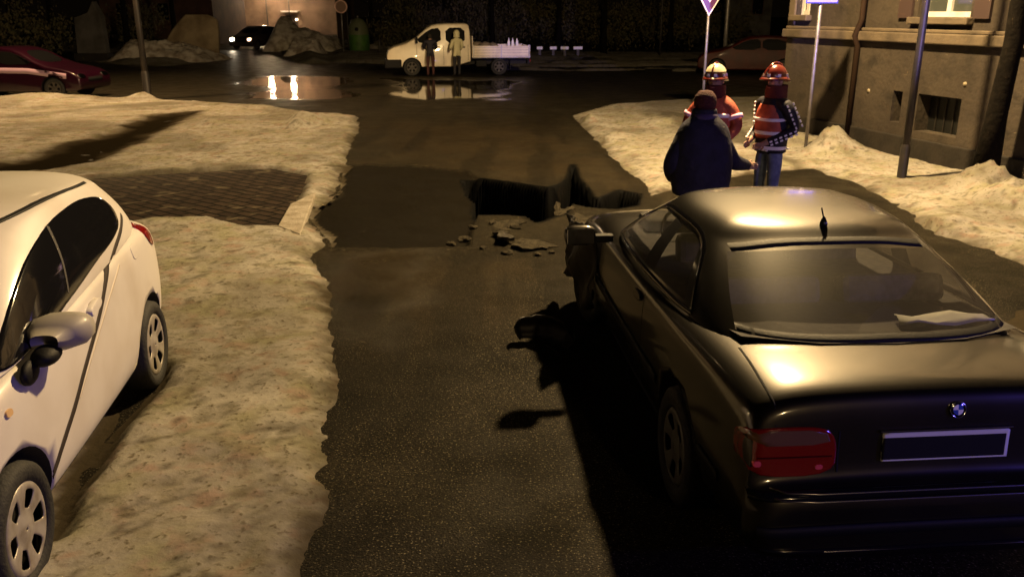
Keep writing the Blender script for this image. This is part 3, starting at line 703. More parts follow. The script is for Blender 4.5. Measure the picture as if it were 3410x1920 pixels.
# ---------------------------------------------------------------- white hatchback
def white_hatch():
    root = empty('parked_car', (-3.03, 4.15, 0), 3.28, 'white three door hatchback parked on the snow at the left edge of the picture', 'car')
    fy, ry = 1.10, -1.06
    arch = [((s * 1.2, yy, .30), (s * .58, yy, .30), .345) for yy in (fy, ry) for s in (-1, 1)]
    st = [(-1.66, .60, .36, .60, .62), (-1.64, .70, .30, .80, .86), (-1.58, .76, .26, .96, 1.02), (-1.42, .80, .23, 1.04, 1.10), (-1.1, .825, .21, 1.055, 1.10), (-.6, .83, .20, 1.04, 1.08), (0, .83, .19, .99, 1.03), (.6, .83, .19, .95, .99), (1.0, .825, .20, .92, .97), (1.35, .80, .22, .86, .91), (1.62, .74, .25, .74, .80), (1.74, .66, .30, .62, .66), (1.78, .56, .36, .50, .53)]
    me = loft_body(st, [M_whitepaint, M_black], arch)
    obj_from(me, 'body', root)
    bm = bmesh.new(); bm.from_mesh(me); bv = BVHTree.FromBMesh(bm); bm.free()
    B = [(0, 1.32, .93), (.42, 1.26, .93), (.70, 1.08, .93), (.775, .95, .94), (.79, .5, .97), (.795, .1, 1.0), (.795, -.2, 1.02), (.785, -.85, 1.05), (.72, -1.40, 1.06), (.40, -1.52, 1.06), (0, -1.55, 1.06)]
    Rf = [(0, .55, 1.44), (.30, .50, 1.44), (.50, .38, 1.41), (.56, .24, 1.41), (.60, 0, 1.445), (.605, -.35, 1.465), (.605, -.62, 1.46), (.60, -.94, 1.425), (.56, -1.10, 1.39), (.30, -1.18, 1.43), (0, -1.20, 1.44)]
    gm = greenhouse(B, Rf, [1, 1, 0, 0, 0, 0, 0, 0, 1, 1], [M_whitepaint, M_darkglass], [(.86, 1.478), (.5, 1.505), (.2, 1.51)], bulge=.045)
    bm = bmesh.new(); bm.from_mesh(gm); bg_ = BVHTree.FromBMesh(bm); bm.free()
    for mi, o in split_mats(gm, ['roof', 'windscreen'], root, [M_whitepaint, M_darkglass]):
        if mi == 1 and sum(v.co.y for v in o.data.vertices) / len(o.data.vertices) < 0: o.name = 'rear_window'
    bvs = [bv, bg_]
    win = [(1.0, .962), (.63, 1.16), (.31, 1.285), (-.07, 1.375), (-.5, 1.395), (-.84, 1.35), (-.93, 1.25), (-.86, 1.16), (-.62, 1.12), (-.30, 1.095), (.1, 1.04), (.5, .985), (.85, .95)]
    for s in ('L', 'R'):
        wo = conform('side_window', win, s, bvs, M_darkglass, root, .006, rnd=2, step=.03)
        strip('door_gap', smoothline([(-1.02, 1.19), (-.86, 1.13), (-.60, 1.07), (-.33, .97), (-.12, .84), (.23, .67), (.42, .55), (.60, .46), (.76, .35)], 3), (.022, .045), s, bvs, mat('dark_seam', (.014, .006, .004), .8), root, .003)  # wide dark seam, broader towards the sill
        strip('body_crease', smoothline([(-.60, .98), (-.30, .87), (.10, .69), (.35, .56)]), .010, s, bvs, mat('crease_paint', (.50, .43, .34), .5), root, .002)
        strip('inner_pillar', [(-.02, 1.36), (.08, 1.20), (.18, 1.06)], (.022, .012), s, bvs, mat('inner_pillar_grey', (.035, .032, .032), .6, spec=.2), wo, .008, skirt=0)
        hd = conform('door_handle', [(-.12, .90), (.05, .875), (.05, .92), (-.12, .945)], s, bvs, M_whitepaint, root, .030); conform('handle_recess', [(-.08, .875), (.01, .865), (.01, .93), (-.08, .94)], s, bvs, mat('recess_grey', (.25, .22, .20), .6), hd, .004)
        conform('indicator', [(1.02, .80), (1.07, .80), (1.07, .83), (1.02, .83)], s, bvs, mat('amber_clear', (.6, .4, .2), .1, coat=1), root, .008)
        conform('tail_light', [(-1.38, 1.02), (-1.27, 1.09), (-1.18, 1.08), (-1.28, .94), (-1.40, .88)], s, bvs, M_tail, root, .008, rnd=2)
        conform('fuel_cap', [(-.98, .93), (-.86, .93), (-.86, 1.02), (-.98, 1.02)], s, bvs, M_whitepaint, root, .003, rnd=2) if s == 'L' else None
        strip('sill_trim', [(-.70, .235), (.74, .235)], .05, s, [bv], M_black, root, .004)
        strip('roof_gutter', smoothline([(.55, 1.40), (.2, 1.44), (-.3, 1.462), (-.85, 1.43)]), .012, s, bvs, M_black, root, .002)
    for s in (-1, 1):
        c = Vector((s * .875, .60, 1.0)); N = 16; V = []
        for y, sx, sz, dx, dz in ((-.095, .085, .040, .02, .0), (-.085, .125, .072, .01, .0), (-.02, .135, .080, .0, 0), (.06, .11, .062, -.015, -.005), (.10, .06, .035, -.03, -.01)):
            for j in range(N):
                q = 2 * math.pi * j / N; a, b_ = math.cos(q), math.sin(q)
                V.append(c + Vector((s * dx + sx * math.copysign(abs(a) ** .7, a), y, dz + sz * math.copysign(abs(b_) ** .7, b_))))
        F = [(i * N + j, i * N + (j + 1) % N, (i + 1) * N + (j + 1) % N, (i + 1) * N + j) for i in range(4) for j in range(N)] + [tuple(range(N)), tuple(4 * N + j for j in range(N))[::-1]]
        mo = mk('door_mirror', V, F, mat('grey_mirror_shell', (.30, .28, .26), .5, coat=.3), root, True)
        g = MB(); g.box(c + Vector((s * .01, -.094, 0)), (.20, .004, .10)); g.build('mirror_glass', M_darkglass, mo)
        g = MB()
        for (ex, ey, ez), (qa, qb, qc) in (((-s * .02, .12, -.06), (.06, .10, .045)), ((-s * .06, .22, -.10), (.028, .085, .055))):
            NN = 14; VV = [c + Vector((ex + qa * math.sin(math.pi * a_ / 8) * math.cos(2 * math.pi * q_ / NN), ey + qb * math.sin(math.pi * a_ / 8) * math.sin(2 * math.pi * q_ / NN), ez + qc * math.cos(math.pi * a_ / 8))) for a_ in range(9) for q_ in range(NN)]
            g.add(VV, [(a_ * NN + q_, a_ * NN + (q_ + 1) % NN, (a_ + 1) * NN + (q_ + 1) % NN, (a_ + 1) * NN + q_) for a_ in range(8) for q_ in range(NN)])
        g.build('mirror_foot', M_black, mo, True)
    for s in (-1, 1):
        for yy in (fy, ry): wheel(root, s * .735, yy, .295, .18, .205, s, 6, 0, M_cap, (2.0, 5.6))
        conform('headlight', [(s * .34, .62), (s * .36, .72), (s * .62, .76), (s * .66, .66)], 'F', [bv], M_chrome, root, .006)
    strip('front_grille', [(-.30, .52), (.30, .52)], .14, 'F', [bv], M_black, root, .006)
    strip('body_side_moulding', [(-.3, .30), (.6, .30)], .001, 'L', [bv], M_whitepaint, root, .001) if False else None
    return root
white_hatch()

# ---------------------------------------------------------------- profile-extruded background vehicles
M_dullrim = mat('dull_dark_rim', (.055, .05, .045), .6, .3)
M_pglass = mat('dull_window_glass', (.005, .005, .005), .6, spec=.06)
def profile_car(name, prof, halfw, paint, loc, rz, label, cat='car', group=None, wheels=(), r=.31, tumble=None, wins=(), bev=.05, parts=None):
    """prof: closed (y,z) side outline; tumble(z)-> half width factor"""
    root = empty(name, loc, rz, label, cat, group); n_ = len(prof); V = []
    P = [(p.x, p.y) for p in densify([Vector((*p, 0)) for p in prof], .22, 1)]; n_ = len(P)
    for f in (-1, -.8, .8, 1):
        for y, z in P:
            k = tumble(z); ins = .0 if abs(f) == 1 else .0
            V.append((f * halfw * k, y, z + (0.03 if abs(f) < 1 and z > .9 else 0)))
    F = []
    for s_ in range(3):
        F += [(s_ * n_ + i, s_ * n_ + (i + 1) % n_, (s_ + 1) * n_ + (i + 1) % n_, (s_ + 1) * n_ + i) for i in range(n_)]
    F += [tuple(range(n_))[::-1], tuple(3 * n_ + i for i in range(n_))]
    o = mk('tmpb', V, F, paint); bm = bmesh.new(); bm.from_mesh(o.data); bmesh.ops.recalc_face_normals(bm, faces=bm.faces); bm.to_mesh(o.data); bm.free()
    o.data.materials.append(M_black)
    b_ = o.modifiers.new('b', 'BEVEL'); b_.width = bev; b_.segments = 3; b_.limit_method = 'ANGLE'; b_.angle_limit = R(40)
    cuts = []
    for wy in wheels:
        for s in (-1, 1):
            mb = MB(); mb.tube([(s * (halfw + .3), wy, r), (s * (halfw - .28), wy, r)], r * 1.15, 28); co = mb.build('cut', M_black)
            bm = bmesh.new(); bm.from_mesh(co.data); bmesh.ops.recalc_face_normals(bm, faces=bm.faces); bm.to_mesh(co.data); bm.free()
            q = o.modifiers.new('c', 'BOOLEAN'); q.object = co; q.operation = 'DIFFERENCE'; q.solver = 'EXACT'; q.material_mode = 'TRANSFER'; cuts.append(co)
    me = evald(o); drop(o)
    for c_ in cuts: drop(c_)
    ob = obj_from(me, 'body', root, True)
    try:
        me.set_sharp_from_angle(angle=R(35))
    except Exception: pass
    bm = bmesh.new(); bm.from_mesh(me); bv = BVHTree.FromBMesh(bm); bm.free()
    for wy in wheels:
        for s in (-1, 1): wheel(root, s * (halfw - .11), wy, r, .2, r * .64, s, 6, 0, M_dullrim)
    for ol in wins:
        for s in ('L', 'R'): conform('side_window', ol, s, [bv], M_pglass, root, .008, rnd=1, step=.08)
    return root, bv
HATCH = [(-1.95, .30), (-2.0, .62), (-1.93, .95), (-1.70, 1.32), (-1.35, 1.45), (-.5, 1.48), (.15, 1.42), (.95, .98), (1.75, .84), (1.98, .66), (2.02, .36), (1.9, .22), (-1.85, .22)]
SEDAN = [(-2.2, .32), (-2.22, .62), (-2.15, .92), (-1.6, .99), (-1.0, 1.38), (-.3, 1.43), (.25, 1.37), (1.0, .96), (1.8, .82), (2.1, .66), (2.14, .36), (2.0, .22), (-2.0, .22)]
tum = lambda z: 1.0 if z < .95 else 1.0 - (z - .95) * .42
hw = [[(.85, .99), (.12, 1.36), (-.35, 1.39), (-.38, .97)], [(-.46, .97), (-.43, 1.39), (-1.2, 1.37), (-1.5, 1.08), (-1.4, .98)]]
sw_ = [[(.88, .98), (.22, 1.30), (-.25, 1.34), (-.28, .96)], [(-.36, .96), (-.33, 1.34), (-.95, 1.30), (-1.35, 1.02)]]
M_maroon = mat('maroon_paint', (.016, .0012, .007), .3, .3, coat=.6, coat_r=.06, var=(2, (.012, .001, .006), .4, .7))
g0 = G(255, 322)
mar, bvm = profile_car('parked_car', SEDAN, .86, M_maroon, (g0.x - 1.35, g0.y - .1, 0), R(-90) - R(4), 'maroon car parked along the cross street at the far left', wheels=(1.32, -1.34), tumble=tum, wins=sw_)
conform('windscreen', [(-.60, 1.02), (-.5, 1.34), (.5, 1.34), (.60, 1.02)], 'F', [bvm], M_darkglass, mar, .006)
for s in (-1, 1): conform('headlight', [(s * .45, .60), (s * .45, .72), (s * .78, .72), (s * .78, .60)], 'F', [bvm], M_chrome, mar, .01)
strip('front_grille', [(-.38, .55), (.38, .55)], .12, 'F', [bvm], M_black, mar, .006)
strip('side_highlight', [(-1.9, .83), (.6, .80), (1.75, .66)], .15, 'R', [bvm], mat('pink_grey_highlight', (.34, .22, .30), .35, coat=1), mar, .006)  # pale band: the highlight along wing and bonnet put into the colour
strip('side_highlight', [(-1.9, .83), (.6, .80), (1.75, .66)], .15, 'L', [bvm], mat('pink_grey_highlight', (.45, .30, .36), .35, coat=1), mar, .006)
M_redp = mat('red_paint', (.040, .004, .002), .5, .0, coat=.1, spec=.2, var=(2, (.02, .003, .002), .4, .7))
red, bvr = profile_car('parked_car', HATCH, .86, M_redp, (9.5, 35.5, 0), R(78), 'dull red hatchback parked beyond the two helmeted people', wheels=(1.25, -1.30), tumble=tum, wins=hw)
conform('windscreen', [(-.60, 1.05), (-.5, 1.36), (.5, 1.36), (.60, 1.05)], 'F', [bvr], M_darkglass, red, .006)
for s in (-1, 1): conform('tail_light', [(s * .62, .74), (s * .62, .95), (s * .80, .95), (s * .80, .74)], 'B', [bvr], M_tail, red, .006)
M_greyp = mat('grey_paint', (.04, .03, .026), .3, .4, coat=1)
far, bvf = profile_car('oncoming_car', HATCH, .86, M_greyp, (-17.3, 60.2, 0), R(180) - R(14), 'car with lit headlights standing in the wet side street', wheels=(1.25, -1.30), tumble=tum, wins=hw)
conform('windscreen', [(-.60, 1.05), (-.5, 1.36), (.5, 1.36), (.60, 1.05)], 'F', [bvf], M_darkglass, far, .006)
M_headl = mat('lit_headlamp', (1, 1, 1), .2, emis=(1, .80, .55), es=70.); M_headl2 = mat('dim_headlamp', (1, 1, 1), .2, emis=(1, .62, .36), es=5.)
conform('headlight', [(.50, .58), (.50, .76), (.76, .76), (.76, .58)], 'F', [bvf], M_headl, far, .02)
conform('headlight', [(-.50, .58), (-.50, .76), (-.76, .76), (-.76, .58)], 'F', [bvf], M_headl2, far, .02)
strip('front_grille', [(-.38, .55), (.38, .55)], .12, 'F', [bvf], M_black, far, .006)

# ---------------------------------------------------------------- white pickup
M_pick = mat('pickup_white_paint', (.80, .72, .56), .35, coat=.7, var=(2, (.62, .54, .42), .4, .7))
def pickup():
    f0 = Vector((-4.02, 35.25)); r0 = Vector((-.66, 35.75)); mid = (f0 + r0) / 2; d = f0 - r0
    rz = math.atan2(d.y, d.x) - R(90)
    cab = [(2.62, .42), (2.66, .78), (2.55, 1.02), (1.72, 1.27), (.98, 1.86), (.6, 1.93), (-.42, 1.95), (-.56, 1.88), (-.60, 1.2), (-.60, .36), (2.5, .34)]
    tb = lambda z: .95 / .95 if z < 1.2 else 1 - (z - 1.2) * .22
    root, bv = profile_car('pickup_truck', cab, .93, M_pick, (mid.x, mid.y, 0), rz, 'white double cab pickup with a dropside bed standing across the junction', 'pickup truck', wheels=(1.70,), r=.33, tumble=tb, wins=[[(1.62, 1.27), (1.0, 1.76), (.56, 1.81), (.55, 1.22)], [(.36, 1.22), (.37, 1.81), (-.38, 1.81), (-.38, 1.22)]], bev=.05)
    conform('windscreen', [(-.74, 1.32), (-.64, 1.80), (.64, 1.80), (.74, 1.32)], 'F', [bv], M_darkglass, root, .008)
    for s in ('L', 'R'):
        for yy in (1.50, .46, -.50): strip('door_gap', [(yy, 1.18), (yy, .42)], .012, s, [bv], M_plateblk, root, .002)
        for yy in (.58, -.40 + .02): conform('door_handle', [(yy, 1.06), (yy + .14, 1.06), (yy + .14, 1.11), (yy, 1.11)], s, [bv], M_black, root, .02, rnd=0)
    g = MB(); g.box((0, 2.42, .47), (1.92, .66, .36)); g.build('front_bumper', M_black, root, bevel=.06)
    strip('front_grille', [(-.60, .84), (.60, .84)], .14, 'F', [bv], M_black, root, .01)
    for s in (-1, 1):
        conform('headlight', [(s * .62, .76), (s * .62, .95), (s * .90, .98), (s * .90, .78)], 'F', [bv], mat('headlamp_glass', (.8, .8, .75), .08, .6, coat=1), root, .014)
        g = MB(); g.box((s * 1.06, 1.50, 1.36), (.16, .09, .24)); mo = g.build('door_mirror', M_black, root, bevel=.03)
        g = MB(); g.box((s * .96, 1.52, 1.28), (.14, .04, .04)); g.build('mirror_arm', M_black, mo)
    bed = MB(); bed.box((0, -1.80, .70), (1.94, 2.28, .05)); bed.build('bed_floor', M_galv, root)
    for s in (-1, 1):
        q = MB(); q.box((s * .975, -1.80, .92), (.035, 2.28, .42)); bo = q.build('bed_side', M_pick, root, bevel=.008)
        for k in range(4):
            g = MB(); g.box((s * .998, -1.80, .76 + .105 * k), (.008, 2.2, .012)); g.build('side_rib', M_galv, bo)
        for yy in (-.70, -1.8, -2.90):
            g = MB(); g.box((s * .985, yy, .93), (.055, .05, .46)); g.build('bed_post', M_galv, root)
    q = MB(); q.box((0, -2.93, .92), (1.9, .03, .42)); q.build('tailgate', M_pick, root)
    q = MB(); q.box((0, -.665, 1.10), (1.9, .03, .80)); q.build('headboard', M_pick, root)
    q = MB()
    for s in (-1, 1): q.box((s * .42, -1.3, .50), (.09, 3.2, .16))
    q.box((0, -2.9, .50), (1.7, .08, .12)); q.build('chassis', M_black, root)
    for s in (-1, 1):
        wheel(root, s * .80, -1.72, .33, .22, .21, s, 6, 0, M_dullrim)
        g = MB(); g.box((s * .82, -2.16, .42), (.26, .02, .34)); g.build('mudflap', M_black, root)
        g = MB(); g.box((s * .70, -1.02, .46), (.34, .42, .24)); g.build('tool_box', M_black, root, bevel=.02)
        g = MB(); g.box((s * .80, -2.95, .56), (.26, .03, .10)); g.build('tail_light', M_tail, root)
    return root, mid, rz
pick, pmid, prz = pickup()
Mp = Matrix.Translation((pmid.x, pmid.y, 0)) @ Matrix.Rotation(prz, 4, 'Z')
# shovels and sacks carried on the bed
for k, (yy, xx, s) in enumerate(((-.95, .1, .26), (-1.25, -.2, .22), (-1.6, .2, .2))):
    mb = MB(); V = []
    bm = bmesh.new(); bmesh.ops.create_icosphere(bm, subdivisions=3, radius=1)
    for v in bm.verts: v.co = Vector((v.co.x * .34, v.co.y * s * 1.2, max(-.6, v.co.z) * .20)) * (1 + .12 * math.sin(v.co.x * 9 + k) * math.cos(v.co.y * 7))
    me = bpy.data.meshes.new('sack'); bm.to_mesh(me); bm.free(); me.materials.append(mat('sack_cloth', (.22, .18, .12), .9)); me.polygons.foreach_set('use_smooth', [True] * len(me.polygons))
    o = bpy.data.objects.new('sack', me); C.objects.link(o); o.matrix_world = Mp @ Matrix.Translation((xx, yy, 1.06 if k != 2 else 1.02))
    tag(o, ['brown sack on the pickup bed right behind the cab', 'brown sack on the pickup bed, middle one of three', 'brown sack on the pickup bed, rearmost of three'][k], 'sack', 'sacks on the pickup bed')
rr_ = empty('road_barrier', (0, 0, 0), 0, 'small white barrier with pointed tips stowed at the rear of the pickup bed', 'barrier'); rr_.matrix_world = Mp @ Matrix.Translation((.6, -2.5, .73))
for dy in (-.16, .02, .18):
    mb = MB(); mb.add([(0, dy - .05, 0), (0, dy + .05, 0), (0, dy + .05, .48), (0, dy, .66), (0, dy - .05, .48)], [(0, 1, 2, 3, 4)]); o = mb.build('barrier_board', M_white_c, rr_); s = o.modifiers.new('t', 'SOLIDIFY'); s.thickness = .03
mb = MB(); mb.box((.03, 0, .3), (.03, .46, .06)); mb.build('barrier_rail', M_white_c, rr_)

# ================================================================ people
def nearest_seg(p, segs):
    best = None
    for a, b_, lab in segs:
        d = b_ - a; t = max(0, min(1, (p - a).dot(d) / max(d.length_squared, 1e-9))); q = (p - (a + d * t)).length
        if best is None or q < best[0]: best = (q, lab)
    return best[1]
def person(loc, rz, label, J, mats, s=1.0, extra=None, fat=1.0, group=None, RR={}):
    """J overrides joints; mats: dict label->material; figure faces +Y"""
    root = empty('person', loc, rz, label, 'person', group)
    j = dict(pel=(0, 0, .95), wst=(0, 0, 1.08), chs=(0, .01, 1.30), shc=(0, 0, 1.43), nck=(0, 0, 1.52), hd1=(0, .015, 1.61), hd2=(0, .02, 1.70), hd3=(0, .01, 1.765),
             lh=(-.10, 0, .92), lk=(-.11, .02, .50), la=(-.11, -.01, .10), lt=(-.12, .16, .045), rh=(.10, 0, .92), rk=(.11, .02, .50), ra=(.11, -.01, .10), rt=(.12, .16, .045),
             ls=(-.19, 0, 1.42), le=(-.25, -.02, 1.13), lw=(-.25, .08, .90), rs=(.19, 0, 1.42), re=(.25, -.02, 1.13), rw=(.25, .08, .90))
    j.update(J); j = {k: Vector(v) * s for k, v in j.items()}
    rad = dict(pel=.15, wst=.14, chs=.165, shc=.13, nck=.058, hd1=.082, hd2=.092, hd3=.066, lh=.105, lk=.066, la=.050, lt=.040, rh=.105, rk=.066, ra=.050, rt=.040, ls=.082, le=.060, lw=.040, rs=.082, re=.060, rw=.040)
    for k in ('pel', 'wst', 'chs', 'shc', 'ls', 'rs', 'le', 're'): rad[k] *= fat
    rad.update(RR)
    chain = [('pel', 'wst', 'jacket'), ('wst', 'chs', 'jacket'), ('chs', 'shc', 'jacket'), ('shc', 'nck', 'neck'), ('nck', 'hd1', 'head'), ('hd1', 'hd2', 'head'), ('hd2', 'hd3', 'head'),
             ('pel', 'lh', 'legs'), ('lh', 'lk', 'legs'), ('lk', 'la', 'legs'), ('la', 'lt', 'boots'), ('pel', 'rh', 'legs'), ('rh', 'rk', 'legs'), ('rk', 'ra', 'legs'), ('ra', 'rt', 'boots'),
             ('shc', 'ls', 'jacket'), ('ls', 'le', 'sleeve'), ('le', 'lw', 'sleeve'), ('shc', 'rs', 'jacket'), ('rs', 're', 'sleeve'), ('re', 'rw', 'sleeve')]
    # hands: palm plus five fingers
    for sd in 'lr':
        w0, e0 = j[sd + 'w'], j[sd + 'e']; d = (w0 - e0).normalized(); sx = -1 if sd == 'l' else 1
        side = d.cross(Vector((sx, 0, 0)) * 1.0); side = side.normalized() if side.length > .1 else Vector((0, 1, 0))
        nrm = d.cross(side).normalized()
        j[sd + 'p'] = w0 + d * .07 * s; rad[sd + 'p'] = .030; chain.append((sd + 'w', sd + 'p', 'skin'))
        for q, (o_, ln) in enumerate(((-.030, .062), (-.010, .076), (.010, .074), (.029, .060))):
            a = sd + 'f%d' % q; b_ = sd + 'g%d' % q
            j[a] = w0 + d * .105 * s + side * o_ * s; j[b_] = j[a] + (d * .8 + nrm * .35 * (-sx)).normalized() * ln * s
            rad[a] = .0105; rad[b_] = .008; chain += [(sd + 'p', a, 'skin'), (a, b_, 'skin')]
        a = sd + 't0'; j[a] = w0 + d * .06 * s - side * .045 * s; rad[a] = .011; b_ = sd + 't1'; j[b_] = j[a] + (d * .8 - side * .35).normalized() * .045 * s; rad[b_] = .009
        chain += [(sd + 'p', a, 'skin'), (a, b_, 'skin')]
    keys = list(j.keys()); idx = {k: i for i, k in enumerate(keys)}
    me = bpy.data.meshes.new('body'); me.from_pydata([j[k] for k in keys], [(idx[a], idx[b_]) for a, b_, _ in chain], [])
    o = bpy.data.objects.new('body_tmp', me); C.objects.link(o)
    sk = o.modifiers.new('skin', 'SKIN'); sk.use_smooth_shade = True; sk.branch_smoothing = .6
    if not me.skin_vertices: me.skin_vertices.new()
    for i, k in enumerate(keys):
        r_ = rad[k] * s; ry = r_ * (.78 if k in ('wst', 'chs', 'pel', 'shc') else 1.0)
        me.skin_vertices[0].data[i].radius = (r_ * 1.0, ry); me.skin_vertices[0].data[i].use_root = (k == 'pel')
    ss = o.modifiers.new('s', 'SUBSURF'); ss.levels = ss.render_levels = 2
    m2 = evald(o); drop(o)
    labs = ['jacket', 'sleeve', 'legs', 'boots', 'skin', 'head', 'neck']; m2.materials.clear()
    for l_ in labs: m2.materials.append(mats.get(l_, mats['jacket']))
    segs = [(j[a], j[b_], lab) for a, b_, lab in chain]; fl = []
    hem = mats.get('hem', .82) * s
    for f in m2.polygons:
        lab = nearest_seg(f.center, segs)
        if lab == 'legs' and f.center.z > hem: lab = 'jacket'
        f.material_index = labs.index(lab); fl.append(lab)
    bo = obj_from(m2, 'body', root)
    def shell(name, test, off, m):
        V = []; F = []; vm = {}
        for f, lab in zip(m2.polygons, fl):
            if test(f.center, lab):
                t = []
                for vi in f.vertices:
                    if vi not in vm: vm[vi] = len(V); V.append(m2.vertices[vi].co + m2.vertices[vi].normal * off)
                    t.append(vm[vi])
                F.append(t)
        if not F: return None
        ob = mk(name, V, F, m, root, True); q = ob.modifiers.new('t', 'SOLIDIFY'); q.thickness = .008; return ob
    return root, j, shell, m2, fl
def band(center, axis, r, hgt, m, parent, name='reflective_strip', flat=1., n=20, rot=0):
    """ring strip round a limb"""
    ax = Vector(axis).normalized(); a = ax.orthogonal().normalized(); b_ = ax.cross(a); V = []
    for k in (-.5, .5):
        for i in range(n):
            q = 2 * math.pi * i / n; V.append(Vector(center) + ax * hgt * k + a * r * math.cos(q) + b_ * r * math.sin(q) * flat)
    F = [(i, (i + 1) % n, n + (i + 1) % n, n + i) for i in range(n)]
    o = mk(name, V, F, m, parent, True); q = o.modifiers.new('t', 'SOLIDIFY'); q.thickness = .006; return o
M_skin = mat('skin', (.42, .25, .18), .55, var=(30, (.36, .2, .14), .4, .6))
M_navy = mat('navy_jacket', (.010, .010, .034), .8, var=(9, (.004, .004, .016), .4, .65), bump=(18, .6, .02))
M_navy2 = mat('dark_navy_suit', (.009, .008, .018), .7, bump=(20, .5, .02))
M_hivis = mat('orange_vest', (.50, .11, .06), .7, var=(7, (.28, .05, .03), .4, .65), bump=(20, .5, .02))
M_jean = mat('grey_blue_trousers', (.17, .22, .36), .8, var=(15, (.10, .13, .24), .4, .65), bump=(24, .5, .015))
M_darktr = mat('dark_trousers', (.018, .017, .022), .8)
M_boot = mat('boots', (.012, .011, .011), .5)
M_helm = mat('red_helmet', (.15, .018, .012), .28, coat=.8, coat_r=.08, var=(9, (.12, .014, .01), .4, .65))
M_helmw = mat('pale_helmet_top', (.70, .62, .42), .3, coat=.6, var=(9, (.5, .42, .28), .45, .7))
M_strip = mat('silver_reflective_tape', (.95, .93, 1.0), .3, .0, coat=.6)
M_hair = mat('dark_hair', (.02, .014, .01), .8, bump=(60, .8))
M_pale = mat('pale_jacket', (.62, .58, .36), .7, bump=(18, .5))
def helmet(root, c, s, m, top=None, rz=0):
    h = empty('helmet', c); h.parent = root; h.rotation_euler = (0, 0, rz)
    V = []; N = 24; rows = [(1.0, 0), (1.02, .10), (1.0, .25), (.92, .48), (.76, .70), (.50, .88), (.22, .97), (.02, 1.0)]
    for r_, z in rows:
        for i in range(N):
            q = 2 * math.pi * i / N; V.append(((.115 * r_ * math.cos(q)), .145 * r_ * math.sin(q), .155 * z))
    F = [(i * N + k, i * N + (k + 1) % N, (i + 1) * N + (k + 1) % N, (i + 1) * N + k) for i in range(len(rows) - 1) for k in range(N)]
    me = mk('helmet_shell', V, F, m, h, True); q = me.modifiers.new('t', 'SOLIDIFY'); q.thickness = .012
    V = []
    for i in range(N):
        q = 2 * math.pi * i / N; k = 1.16 if math.sin(q) > 0 else 1.26
        V.append((.116 * math.cos(q), .146 * math.sin(q), .012))
    for i in range(N):
        q = 2 * math.pi * i / N; k = 1.12 + .20 * max(0, math.sin(q)) + .22 * max(0, -math.sin(q))
        V.append((.116 * k * math.cos(q), .146 * k * math.sin(q), -.018 - .03 * max(0, -math.sin(q))))
    F = [(i, (i + 1) % N, N + (i + 1) % N, N + i) for i in range(N)]
    b_ = mk('brim', V, F, m, h, True); q = b_.modifiers.new('t', 'SOLIDIFY'); q.thickness = .008
    mb = MB(); pts = [(0, .148 * math.cos(a), .157 * math.sin(a) + .01) for a in [R(8 + 16.4 * k) for k in range(11)]]; mb.tube(pts, .012, 8); mb.build('crest', m, h, True)
    if top:
        V = []
        for r_, z in [(.94, .45), (.80, .68), (.53, .87), (.24, .965), (.02, 1.0)]:
            for i in range(N):
                q = 2 * math.pi * i / N; V.append((.121 * r_ * math.cos(q), .151 * r_ * math.sin(q), .162 * z))
        F = [(i * N + k, i * N + (k + 1) % N, (i + 1) * N + (k + 1) % N, (i + 1) * N + k) for i in range(4) for k in range(N)]
        mk('helmet_cover', V, F, top, h, True)
    for q in (20, 70, 110, 160, 215, 325):
        a = R(q); mb = MB(); mb.box((.119 * math.cos(a), .149 * math.sin(a), .035), (.012, .035, .030), a); mb.build('reflective_mark', M_strip, h)
    return h
def face(root, j, s=1.0, yaw=0):
    c = j['hd1']
    mb = MB(); mb.add([c + Vector((-.012, .082, .012)), c + Vector((.012, .082, .012)), c + Vector((0, .088, .055)), c + Vector((0, .108, .016))], [(0, 1, 3), (0, 3, 2), (1, 2, 3)]); mb.build('nose', M_skin, root, True)
    mb = MB()
    for sx in (-1, 1): mb.lathe([(.001, .010), (.010, .004), (.012, 0)], 10, Matrix.Translation(c + Vector((sx * .032, .082, .055))) @ Matrix.Rotation(R(-90), 4, 'X'))
    mb.build('eyes', M_hair, root, True)
    mb = MB(); mb.box(c + Vector((0, .088, -.022)), (.045, .008, .010)); mb.build('mouth', mat('lips', (.30, .12, .10), .5), root)
    for sx in (-1, 1):
        mb = MB(); mb.lathe([(.001, .012), (.022, .008), (.026, 0)], 10, Matrix.Translation(c + Vector((sx * .088, .0, .04))) @ Matrix.Rotation(R(90 * sx), 4, 'Y')); mb.build('ear', M_skin, root, True)
# helmeted person seen over the shoulder of the one in navy
p1, j, shell, m2, fl = person((2.31, 9.95, 0), R(150), 'person in orange jacket and pale topped helmet facing the one in navy', dict(le=(-.30, .03, 1.16), lw=(-.22, .20, 1.02), re=(.30, .03, 1.16), rw=(.22, .20, 1.02)),
    dict(jacket=M_hivis, sleeve=M_hivis, legs=M_navy2, boots=M_boot, skin=M_skin, head=M_skin, neck=M_navy2), fat=1.18)
face(p1, j); helmet(p1, j['hd2'] + Vector((0, .0, -.01)), 1, M_helm, M_helmw)
for a, b_, k in (('ls', 'le', .6), ('rs', 're', .6)):
    c = j[a].lerp(j[b_], k); band(c, j[b_] - j[a], .092, .05, mat('pink_tape', (.95, .55, .8), .4), p1)
